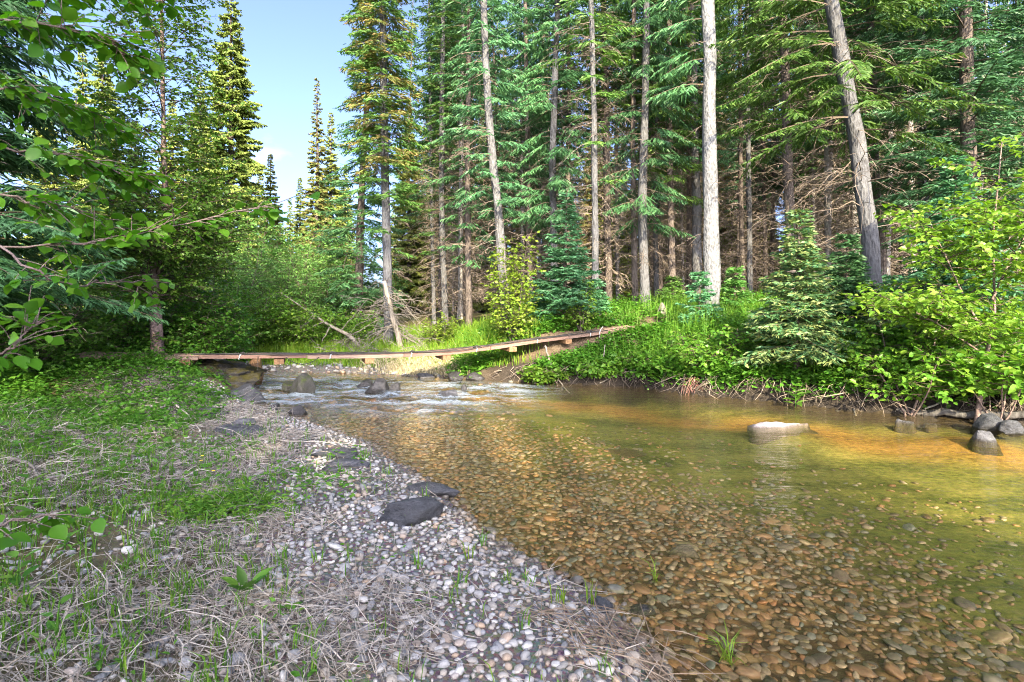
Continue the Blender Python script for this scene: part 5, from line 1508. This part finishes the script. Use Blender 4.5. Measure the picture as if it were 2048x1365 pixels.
def cover():
    r = rng_(800)
    # right bank herbs
    g = Geo()
    for (n, y0, y1, simple, lf) in ((9000, 6.0, 10.5, False, .095), (15000, 9.5, 16, True, .10)):
        x, y, h, d = scatter_on(r, n, -1.6, 10, y0, y1, lambda x, y, d, rt: rt * (d > .12) * (d < 5.5) * np.where(d < 2.6, 1, .45) * sstep(-1.8, -.3, x) * off_bridge(x, y))
        hh = r.uniform(.12, .5, len(x)) * (.75 + .6 * fbm(x * .8, y * .8, 91)) * np.where(off_bridge(x, y) < .99, .35, 1)
        g.add(*herbs(r, x, y, h, hh, lf, 7, simple))
    x, y, h, d = scatter_on(r, 9000, -1.2, 4, 9.5, 13.5, lambda x, y, d, rt: rt * (d > .1) * (off_bridge(x, y) > .1) * (off_bridge(x, y) < .995))
    g.add(*herbs(r, x, y, h, r.uniform(.06, .2, len(x)), .09, 6, True))
    # leaves that hang over the cut bank
    x, y, h, d = scatter_on(r, 26000, -1.2, 10, 6, 12.5, lambda x, y, d, rt: rt * (d > .14) * (d < .6) * (1 - (x > 5.0) * (d < .42)) * (off_bridge(x, y) > .05) * (.25 + .75 * sstep(-.15, .1, fbm(x * 1.1, y * 1.1, 93) + .1)))
    e = .05
    gx_ = (land(x + e, y)[1] - land(x - e, y)[1]) / (2 * e); gy_ = (land(x, y + e)[1] - land(x, y - e)[1]) / (2 * e)
    k = r.uniform(.3, 1.0, len(x))
    g.add(*herbs(r, x, y, h + .05, r.uniform(.25, .6, len(x)) * np.where(off_bridge(x, y) < .99, .6, 1), .09, 7, False, 1.0, (-gx_ * k, -gy_ * k, r.uniform(-.35, .6, len(x)))))
    stuff('bank_herbs', 'dense bright green herbs and ground cover along the right bank', 'ground cover', g, M['herb'])
    # fine horsetail and grass among them
    g = Geo()
    x, y, h, d = scatter_on(r, 30000, -1.6, 9, 7, 15, lambda x, y, d, rt: rt * (d > .2) * (d < 5) * sstep(-.1, .15, fbm(x * .7, y * .7, 94)) * sstep(-1.8, -.3, x) * off_bridge(x, y))
    V, F = blades(r, x, y, h, r.uniform(.3, .75, len(x)), np.full(len(x), .007), .35); g.add(V, F)
    stuff('horsetail', 'feathery bright horsetail and fine grass on the right bank', 'grass', g, M['grass'])
    # a grass tuft hanging over the water right of the sunlit young spruce
    g = Geo()
    q = W_(1745, 800); n = 900
    V, F = blades(r, q[0] + r.normal(0, .2, n), q[1] + .35 + r.normal(0, .1, n), np.full(n, .22), r.uniform(.3, .65, n), np.full(n, .008), .6, -1.57 + r.normal(0, 1.0, n)); g.add(V, F)
    stuff('grass_tuft', 'bright yellow green grass tuft hanging over the water right of the sunlit young spruce', 'grass', g, M['grass_bright'])
    # forest floor moss sprigs and litter
    # meadow grass behind the bridge
    g = Geo()
    x, y, h, d = scatter_on(r, 60000, -9, 1.2, 11.5, 19, lambda x, y, d, rt: rt * (d > .3) * (d < 4.5) * sstep(1.0, -1.0, x), .5)
    V, F = blades(r, x, y, h, r.uniform(.2, .5, len(x)) * sstep(0, 1.2, d + .2), np.full(len(x), .012), .3); g.add(V, F)
    stuff('meadow_grass', 'lush bright grass on the low bank behind the footbridge', 'grass', g, M['grass_bright'])
    g = Geo()
    x, y, h, d = scatter_on(r, 16000, -3.6, -.2, 11.8, 14.5, lambda x, y, d, rt: rt * (d > .05) * (d < 1.6) * np.exp(-((x + 2.1) / .85) ** 2), .5)
    V, F = blades(r, x, y, h, r.uniform(.1, .4, len(x)), np.full(len(x), .010), .7); g.add(V, F)
    stuff('dry_grass', 'bleached dry grass at the waterline behind the middle of the footbridge', 'grass', g, M['straw_pale'])
    # left bank
    g = Geo()
    def dl_(x, y, d, rt): return (~rt) * (d > .25) * np.where(y < 6, sstep(.5, 2.6, d + 2.2 * fbm(x * 1.4, y * 1.4, 95)) * .45 + .03, (.2 + .8 * sstep(-.12, .12, fbm(x * 1.3, y * 1.3, 92))) * sstep(1.4, 2.6, d + 1.8 * fbm(x * 1.2, y * 1.2, 95) + 2.0 * sstep(7.6, 8.8, y)))
    x, y, h, d = scatter_on(r, 19000, -9, .8, 1.4, 12.5, dl_)
    near = y < 4.2
    keepn = r.random(len(x)) < .4
    for sel, simple, nl in ((near & keepn, False, 6), (~near, True, 6)):
        lf = np.where(y[sel] < 4.2, .045, .06)
        k = sel
        g.add(*herbs(r, x[k], y[k], h[k], r.uniform(.03, .16, k.sum()) * (1 + .8 * sstep(2, 4.5, d[k])), .042 if simple is False else .062, nl, simple, .6 if simple is False else 1.0))
    # knee-high growth on the bank by the bridge end
    x, y, h, d = scatter_on(r, 9000, -9, -3.6, 6.2, 11.5, lambda x, y, d, rt: (~rt) * (d > .35) * sstep(.3, .9, d + .6 * fbm(x * 1.5, y * 1.5, 96)) * sstep(6.2, 8.2, y + .5 * d) * ((off_bridge(x, y) > .5) | (x < -5.3)))
    x, y, h = x[::2], y[::2], h[::2]
    g.add(*herbs(r, x, y, h, r.uniform(.06, .22, len(x)) + .3 * (r.random(len(x)) < .2) * r.random(len(x)), .065, 7, False))
    stuff('herbs', 'low leafy herbs covering the left bank', 'ground cover', g, M['herb'])
    g = Geo()
    x, y, h, d = scatter_on(r, 34000, -8, 1, 1.4, 10, lambda x, y, d, rt: (~rt) * (d > .2) * (.04 + .7 * sstep(.02, .35, fbm(x * 1.6, y * 1.6, 97)) * sstep(.4, 2.0, d)))
    V, F = blades(r, x, y, h, r.uniform(.04, .13, len(x)), np.full(len(x), .0065), .3); g.add(V, F)
    x, y, h, d = scatter_on(r, 4200, -5, .9, 1.5, 8, lambda x, y, d, rt: (~rt) * (d > .15) * (.06 + .7 * sstep(.6, 2.6, d + .8 * fbm(x * 1.4, y * 1.4, 99))))
    m = 9; x = np.repeat(x, m) + r.normal(0, .02, len(x) * m); y = np.repeat(y, m) + r.normal(0, .02, len(y) * m)
    V, F = blades(r, x, y, H(x, y), r.uniform(.04, .14, len(x)), np.full(len(x), .0065), .3); g.add(V, F)
    q = G_(440, 1020); n = 700
    xx = q[0] + r.normal(0, .22, n); yy = q[1] + r.normal(0, .16, n)
    g.add(*herbs(r, xx, yy, H(xx, yy), r.uniform(.04, .12, n), .045, 4, False, .6))
    stuff('grass', 'short green grass sprouting between the straw on the near bank', 'grass', g, M['grass'])
    # straw lying on the bar
    g = Geo()
    def ds_(x, y, d, rt): return (~rt) * (d > .12) * np.clip(.06 + 1.25 * sstep(-.12, .25, fbm(x * 1.2, y * 1.2, 98) + .3 * sstep(.4, 1.1, d) - .12), 0, 1) * sstep(9.5, 7.5, y)
    x, y, h, d = scatter_on(r, 80000, -6, .9, 1.6, 8.5, ds_, .4)
    n = len(x)
    a = r.normal(2.35, .75, n) + r.integers(0, 2, n) * np.pi
    L = r.uniform(.06, .34, n) * r.uniform(.6, 1.2, n)
    dirv = np.stack([np.cos(a), np.sin(a), r.normal(.05, .16, n)], 1)
    P0 = np.stack([x, y, h + r.uniform(.008, .03, n)], 1)
    bend = r.normal(0, .08, (n, 3))
    C = np.stack([P0, P0 + dirv * (L * .5)[:, None] + bend * L[:, None], P0 + dirv * L[:, None]], 1)
    hz = H(C[:, 2, 0], C[:, 2, 1]); C[:, 2, 2] = np.maximum(C[:, 2, 2], hz + .006)
    hz = H(C[:, 1, 0], C[:, 1, 1]); C[:, 1, 2] = np.maximum(C[:, 1, 2], hz + .006)
    wd = nrm(np.cross(C[:, 2] - C[:, 0], np.array([0, 0, 1.]) + .7 * r.normal(size=(n, 3)))) * r.uniform(.001, .0026, n)[:, None]
    V = np.stack([C[:, 0] - wd, C[:, 0] + wd, C[:, 1] + wd, C[:, 1] - wd, C[:, 2] + wd * .4, C[:, 2] - wd * .4], 1).reshape(-1, 3)
    k = np.arange(n)[:, None] * 6
    g.add(V, [np.concatenate([k + np.array([0, 1, 2, 3]), k + np.array([3, 2, 4, 5])])])
    stuff('straw', 'bleached dead grass stalks strewn over the gravel bar', 'straw', g, M['straw'])
    # a swath of washed-in stalks at the shoreline, bottom middle
    g = Geo(); n = 95
    t = r.random(n)
    q0, q1 = G_(1150, 1225), G_(1330, 1365)
    P0 = q0 + (q1 - q0) * t[:, None] + np.stack([r.normal(-.05, .11, n), r.normal(0, .08, n), np.full(n, .02)], 1)
    P0[:, 2] = np.maximum(H(P0[:, 0], P0[:, 1]), 0) + .02
    dv = nrm(np.array([q1 - q0]) + r.normal(0, .3, (n, 3)) * [1, 1, .2]); L = r.uniform(.15, .5, n)
    C = np.stack([P0 - dv * (L * .5)[:, None], P0 + [0, 0, .012], P0 + dv * (L * .5)[:, None]], 1)
    C[:, :, 2] = np.maximum(C[:, :, 2], .012)
    g.add(*tubes(C, np.outer(r.uniform(.0015, .003, n), [.6, 1, .5]), 3))
    stuff('washed_straw', 'swath of brown washed-in stalks along the shoreline at the bottom', 'straw', g, M['straw_brown'])
cover()

# ---------------------------------------------------------------- single plants, sticks, log and roots
def stick(name, label, pxs, r0, mat, lift=.02, cat='stick', group=None, sides=7, r1=.35, depth=None):
    P = []
    for q in pxs:
        p = G_(q[0], q[1]) if depth is None else at(q[0], q[1], depth if len(q) < 3 else q[2])
        P.append(p + [0, 0, lift])
    P = np.array(P); o = P[0].copy()
    tt = np.linspace(0, 1, len(P)); t2 = np.linspace(0, 1, 4 * len(P))
    C = np.stack([np.interp(t2, tt, P[:, k]) for k in range(3)], 1)
    C[1:-1] = (C[:-2] + 2 * C[1:-1] + C[2:]) / 4
    rr = rng_(len(label))
    C[1:-1] += rr.normal(0, r0 * .3, C[1:-1].shape)
    V, F = tube_capped(C - o, r0 * (1 - (1 - r1) * t2), sides)
    ob = add_obj(name, Geo().add(V, F).mesh(name, M[mat]), loc=o)
    return tag(ob, label, cat, group)
DG = 'driftwood on the near bank'
stick('stick', 'long pale bent stick curving across the straw', [(478, 878), (510, 915), (506, 940), (455, 975), (375, 1005), (250, 1022)], .012, 'stick', .03, 'stick', DG, r1=.45)
stick('stick', 'pale forked driftwood limb at the left among herbs', [(140, 898), (220, 905), (290, 910)], .017, 'stick', .03, 'stick', DG)
stick('stick', 'grey thin stick in front of the pale driftwood limb', [(90, 965), (190, 955), (290, 945)], .011, 'stick', .03, 'stick', DG)
stick('stick', 'slanting grey stick joining the long pale bent stick', [(345, 968), (410, 952), (472, 930)], .010, 'stick', .03, 'stick', DG)
stick('stick', 'short upright pale stub above the driftwood', [(292, 842), (303, 862), (312, 876)], .018, 'stick', .05, 'stick', DG)
stick('stick', 'bundle stem of dead stalks lying near the dark slab in herbs', [(345, 815), (375, 840), (400, 872)], .014, 'stick', .06, 'stick', DG)
stick('stick', 'pale stalk laid across the long blue black slab', [(560, 893), (650, 898), (745, 902)], .006, 'stick', .06, 'stick', DG)
stick('stick', 'dark thin twig poking from the herbs below the footbridge', [(262, 750), (290, 775), (308, 792)], .012, 'bark_birch', .1, 'stick', DG)
stick('stick', 'weathered stick at the left edge with a bend', [(15, 935), (60, 945), (80, 975), (60, 1000)], .014, 'bark_silver', .06, 'stick', DG)
stick('stick', 'thin stalk lying from the pebbles into the shallows', [(1010, 1165), (1100, 1190), (1210, 1198)], .005, 'stick', .03, 'stick', DG)
stick('log', 'wet dark log lying along the right waterline', [(1672, 828, 8.35), (1740, 822, 8.3), (1830, 826, 8.0), (1930, 830, 7.6), (2060, 828, 7.2), (2160, 824, 7.0)], .055, 'log', 0, 'log', None, 10, .8, 7.8)

def snag():
    r = rng_(901)
    pts = [at(618, 624, 14.6), at(660, 652, 14.4), at(700, 672, 14.2), at(735, 690, 14.0)]
    base = np.array(pts[-1]); base[2] = H1(base[0], base[1]); 
    root = thing('fallen_branch', 'fallen pale branch slanting up left out of the bright grass', 'branch', base)
    P = np.array(pts[::-1] + [at(560, 585, 14.8)]); P[0] = base
    t2 = np.linspace(0, 1, 16); tt = np.linspace(0, 1, len(P))
    C = np.stack([np.interp(t2, tt, P[:, k]) for k in range(3)], 1)
    add_obj('limb', Geo().add(*tubes(C - base, .055 * (1 - .85 * t2) + .005, 7)).mesh('limb', M['bark_silver']), root)
    g = Geo()
    for a, b in (((632, 632), (590, 668)), ((645, 645), (582, 672)), ((628, 630), (596, 660)), ((700, 672), (760, 640)), ((680, 664), (735, 600)), ((660, 652), (640, 690))):
        m = np.linspace(0, 1, 7)[:, None]
        L = at(*a, 14.4) * (1 - m) + at(*b, 14.1) * m + r.normal(0, .03, (7, 3)) * m
        g.add(*tubes(L - base, .016 * (1 - .8 * m[:, 0]) + .003, 5))
    add_obj('side_branches', g.mesh('side_branches', M['bark_silver']), root, kind='stuff')
    # uprooted grey snag leaning at the foot of the clumpy spruce
    px = [(806, 692), (795, 665), (784, 632), (778, 600), (768, 562)]
    P = np.array([at(x, y, 14.2) for x, y in px]); P[0, 2] = H1(P[0, 0], 14.2) - .05
    root = thing('snag', 'broken silver snag with bristling bare twigs leaning at the foot of the clumpy spruce', 'dead tree', P[0])
    t2 = np.linspace(0, 1, 14); tt = np.linspace(0, 1, len(P))
    C = np.stack([np.interp(t2, tt, P[:, k]) for k in range(3)], 1)
    V, F = tube_capped(C - P[0], .085 * (1 - .5 * t2), 8); V = V + r.normal(0, .008, V.shape)
    add_obj('trunk', Geo().add(V, F).mesh('trunk', M['bark_silver']), root)
    n = 46
    t = r.uniform(.1, .95, n); o = np.stack([np.interp(t, t2, C[:, k]) for k in range(3)], 1) - P[0]
    az = np.where(r.random(n) < .65, r.normal(3.3, .8, n), r.normal(-.2, .7, n))
    Vr, Fr, CP, CR = dead_geo(r, o, r.uniform(.4, 1.5, n), az, r.normal(0, .35, n), np.abs(r.normal(.3, .25, n)), 12, .012)
    g = Geo().add(Vr, Fr); g.add(*tubes(CP, CR * 1.4, 4))
    add_obj('bare_twigs', g.mesh('bare_twigs', M['bark_silver']), root, kind='stuff')
    for i, (x, d, n, L, lab) in enumerate(((700, 14.2, 40, 1.0, 'pile of bare brushwood in the bright grass left of the silver snag'), (760, 13.6, 34, .8, 'bleached brushwood at the sunlit dry grass'))):
        p = at(x, 690, d); p[2] = H1(p[0], d)
        o = np.stack([r.normal(0, .4, n), r.normal(0, .25, n), r.uniform(.02, .35, n)], 1)
        Vr, Fr, CP, CR = dead_geo(r, o, r.uniform(.4, 1, n) * L, r.uniform(0, 6.28, n), r.normal(.3, .4, n), np.abs(r.normal(.3, .2, n)), 9, .012)
        ob = add_obj('brushwood', Geo().add(Vr, Fr).add(*tubes(CP, CR * 1.2, 4)).mesh('brushwood', M['bark_silver']), loc=p, kind='stuff')
        tag(ob, lab, 'brushwood')
snag()

def roots():
    r = rng_(950)
    g = Geo()
    n = 230
    i = r.integers(5, len(RIGHTL) - 4, n * 3); f = r.random(n * 3)
    q = RIGHTL[i] * (1 - f[:, None]) + RIGHTL[i + 1] * f[:, None]
    q = q[(q[:, 0] > -.4) & (q[:, 0] < 8)][:n]; n = len(q)
    e = .05
    x, y = q[:, 0], q[:, 1]
    gx_ = (land(x + e, y)[4] - land(x - e, y)[4]) / (2 * e)
    nn = np.stack([0.48 + 0 * x, .87 + 0 * x], 1)
    top = q + nn * r.uniform(.15, .45, n)[:, None]
    ht = H(top[:, 0], top[:, 1])
    sw = r.normal(0, .22, n)
    al = np.stack([.87 + 0 * x, -.48 + 0 * x], 1)
    low = q - nn * r.uniform(-.05, .16, n)[:, None] + al * sw[:, None]
    P0 = np.stack([top[:, 0], top[:, 1], ht + .03], 1)
    P3 = np.stack([low[:, 0], low[:, 1], r.uniform(-.05, .12, n)], 1)
    m1 = P0 * .7 + P3 * .3; m1[:, :2] -= nn * r.uniform(.05, .22, n)[:, None]; m1[:, 2] += .04
    m2 = P0 * .35 + P3 * .65; m2[:, :2] -= nn * r.uniform(.0, .15, n)[:, None] ; m2[:, :2] += al * r.normal(0, .08, n)[:, None]
    g.add(*tubes(np.stack([P0, m1, m2, P3], 1), np.outer(r.uniform(.002, .009, n), [1.3, 1, .8, .4]), 4))
    o = add_obj('exposed_roots', g.mesh('exposed_roots', M['root']), kind='stuff'); tag(o, 'tangle of bare roots hanging from the undercut right bank', 'roots')
    for (px, py, w, n, mat, lab) in ((1395, 792, .22, 46, 'root_red', 'reddish root tuft dipping into the water left of the pale rock'), (1745, 812, .35, 90, 'root', 'pale fibrous root mass left of the log'), (1250, 770, .25, 40, 'root', 'spreading root crown at the waterline under the bridge end')):
        p = W_(px, py); g = Geo()
        a = r.uniform(0, 2 * np.pi, n); L = r.uniform(.5, 1.2, n) * w
        P0 = np.stack([r.normal(0, .05, n), .25 + r.normal(0, .05, n), r.uniform(.15, .3, n)], 1)
        P3 = P0 + np.stack([np.cos(a) * L, -np.abs(np.sin(a)) * L * .8, 0 * a], 1); P3[:, 2] = r.uniform(-.04, .12, n)
        md = (P0 + P3) / 2 + r.normal(0, .04, (n, 3)); md[:, 2] += .05
        g.add(*tubes(np.stack([P0, md, P3], 1), np.outer(r.uniform(.003, .008, n), [1.2, 1, .5]), 4))
        ob = add_obj('root_mass', g.mesh('root_mass', M[mat]), loc=p, kind='stuff'); tag(ob, lab, 'roots')
    stick('root', 'thick pale root curving from under the footbridge down into the water', [(1090, 692, 11.3), (1100, 725, 11.2), (1112, 755, 11.05), (1140, 788, 10.7)], .022, 'bark_silver', 0, 'root', None, 7, .5, 11)
    stick('root', 'pale slanting stem rising right from the waterline root crown', [(1165, 778, 10.95), (1195, 760, 11), (1205, 735, 11.1), (1210, 690, 11.3)], .018, 'bark_silver', 0, 'root', None, 7, .5, 11)
    stick('root', 'grey broken stub leaning at the foot of the bank below the bridge', [(1072, 768, 11.1), (1066, 752, 11.2), (1052, 742, 11.4)], .03, 'bark_silver', 0, 'root', None, 7, .7, 11)
    stick('root', 'thin bare stem reaching right from the root crown', [(1190, 772, 10.9), (1230, 752, 10.8), (1262, 742, 10.8)], .014, 'bark_silver', 0, 'root', None, 7, .5, 11)
    stick('stick', 'dead stem slanting into the water below the grass tuft', [(1698, 790, 8.6), (1705, 810, 8.4), (1712, 832, 8.1)], .012, 'stick', 0, 'stick', None, 7, .7, 8.3)
    stick('stick', 'dead pale branch lying on the bank above the log', [(1850, 818, 7.9), (1890, 802, 7.95), (1930, 790, 8.0), (1960, 770, 8.1)], .014, 'stick', 0, 'branch', None, 7, .4, 8)
    stick('stick', 'thin dead stick sloping to the water left of the grass tuft', [(1690, 782, 8.8), (1670, 800, 8.65), (1650, 815, 8.5)], .007, 'stick', 0, 'stick', None, 7, .7, 8.6)
    p = at(1325, 630, 14); p[2] = H1(p[0], 14)
    rock('stump', 'small weathered stump at the forest edge left of the palest trunk', p, (.26, .24, .42), M['bark_silver'], 71, .3, (0, 0), 0, .12, .2)['category'] = 'stump'
roots()

def rosettes():
    r = rng_(970)
    def rosette(name, label, px, py, n, L, asp, e, mat, cat='plant', h=0.0, p=None):
        q = G_(px, py) if p is None else p
        root = thing(name, label, cat, q)
        a = np.arange(n) * 2.4 + r.uniform(-.3, .3, n)
        T, F = leaf_piece(980 + n)
        for k in range(n):
            el = e + r.normal(0, .15)
            d = np.array([math.cos(a[k]) * math.cos(el), math.sin(a[k]) * math.cos(el), math.sin(el)])
            Y = nrm(np.cross([0, 0, 1.], d)); Z = np.cross(d, Y)
            s = L * r.uniform(.7, 1.1)
            V, Fs = stamp(T, F, np.array([d * .02 + [0, 0, h * k / n + .01]]), d[None], Y[None], Z[None], np.array([[s, s * asp, s]]))
            add_obj('leaf', Geo().add(V, Fs).mesh('leaf', mat), root)
        if h:
            V, F2 = tubes(np.array([[0, 0, -.02], [0, 0, h * .5], [0, .01, h]]), np.array([.005, .004, .002]), 5)
            add_obj('stem', Geo().add(V, F2).mesh('stem', M['herb']), root)
        return root
    lm = leaf_mat('broad bank leaves', [(.06, .17, .02), (.085, .21, .03), (.12, .24, .04)], .4, (1.1, 1.2, .4), .4, .2, 'object')
    rosette('plantain', 'broad leaved plantain on the pebbles near the bottom left', 490, 1195, 6, .14, .55, .7, lm)
    rosette('fern', 'fresh leafy plant leaning over the water at the foot of the sunlit young spruce', 1600, 800, 13, .2, .55, .35, lm, 'plant', .25, W_(1598, 815) + [0, .1, .0])
    rosette('herb', 'pair of large round leaves under the sunlit young spruce', 1650, 770, 4, .15, 1.2, .5, lm, 'plant', .12, np.array([*at(1648, 770, 8.6)[:2], H1(at(1648, 770, 8.6)[0], 8.6) + .1]))
    for i, (px, py, n_, L_, lab) in enumerate(((60, 1010, 10, .085, 'leafy weed at the left edge beside the reaching alder sprig'), (130, 1105, 9, .075, 'low leafy weed in the straw left of the plantain'), (35, 1190, 10, .08, 'leafy weed at the left edge low in the picture'),
            (175, 1010, 8, .07, 'small leafy weed right of the alder sprig'), (70, 900, 9, .09, 'leafy weed below the dark bush at the left edge'), (215, 905, 8, .075, 'leafy weed beside the pale forked driftwood'), (330, 910, 10, .08, 'young leafy shoot standing over the long pale stick'), (115, 1290, 8, .06, 'small weed in the lower left corner straw'), (580, 1235, 6, .05, 'tiny weed on the pebbles right of the plantain'))):
        rosette('weed', lab, px, py, n_, L_, .75, .35, lm, 'plant', .16 if i != 8 else .05)
    for i, (px, py) in enumerate(((400, 948), (424, 970), (402, 938))):
        q = G_(px, py); root = thing('buttercup', ['yellow buttercup left of the long pale stick', 'yellow buttercup nearest the bend of the long pale stick', 'yellow buttercup behind the other two'][i], 'flower', q, 'buttercups on the near bank')
        V, F2 = tubes(np.array([[0, 0, 0], [.01, 0, .06], [.01, 0, .11]]), np.array([.0015, .0012, .001]), 4)
        add_obj('stem', Geo().add(V, F2).mesh('stem', M['grass']), root)
        a = np.arange(5) * 2 * np.pi / 5
        d = np.stack([np.cos(a), np.sin(a), .25 + 0 * a], 1)
        for k in range(5):
            V, Fs = leaf_batch(np.array([[.01, 0, .11]]), d[k:k + 1], np.array([[0, 0, 1.]]), np.array([.016]), 1.4)
            add_obj('petal', Geo().add(V, Fs).mesh('petal', M['yellow_petal']), root)
    for i, (px, py, lab) in enumerate(((940, 1120, 'green grass shoot at the shoreline pebbles'), (1315, 1170, 'bent green sedge sprig lying in the shallows'), (1455, 1330, 'drooping green sedge tuft at the bottom edge'), (1120, 1215, 'grass sprig beside the dark purple stone'), (1180, 1215, 'yellow green grass sprig at the waterline'))):
        q = G_(px, py); q[2] = max(q[2], -.02); n = (7, 7, 16, 8, 8)[i]
        V, F = blades(r, r.normal(0, .012, n), r.normal(0, .012, n), np.zeros(n), r.uniform(.09, .2, n), np.full(n, .007), (.25, .9, 1.0, .3, .3)[i])
        ob = add_obj('sedge_sprig', Geo().add(V, F).mesh('sedge_sprig', M['grass_bright']), loc=q); tag(ob, lab, 'grass')
rosettes()
print('TRIANGLES', TRIS, 'OBJECTS', len(SC.objects))
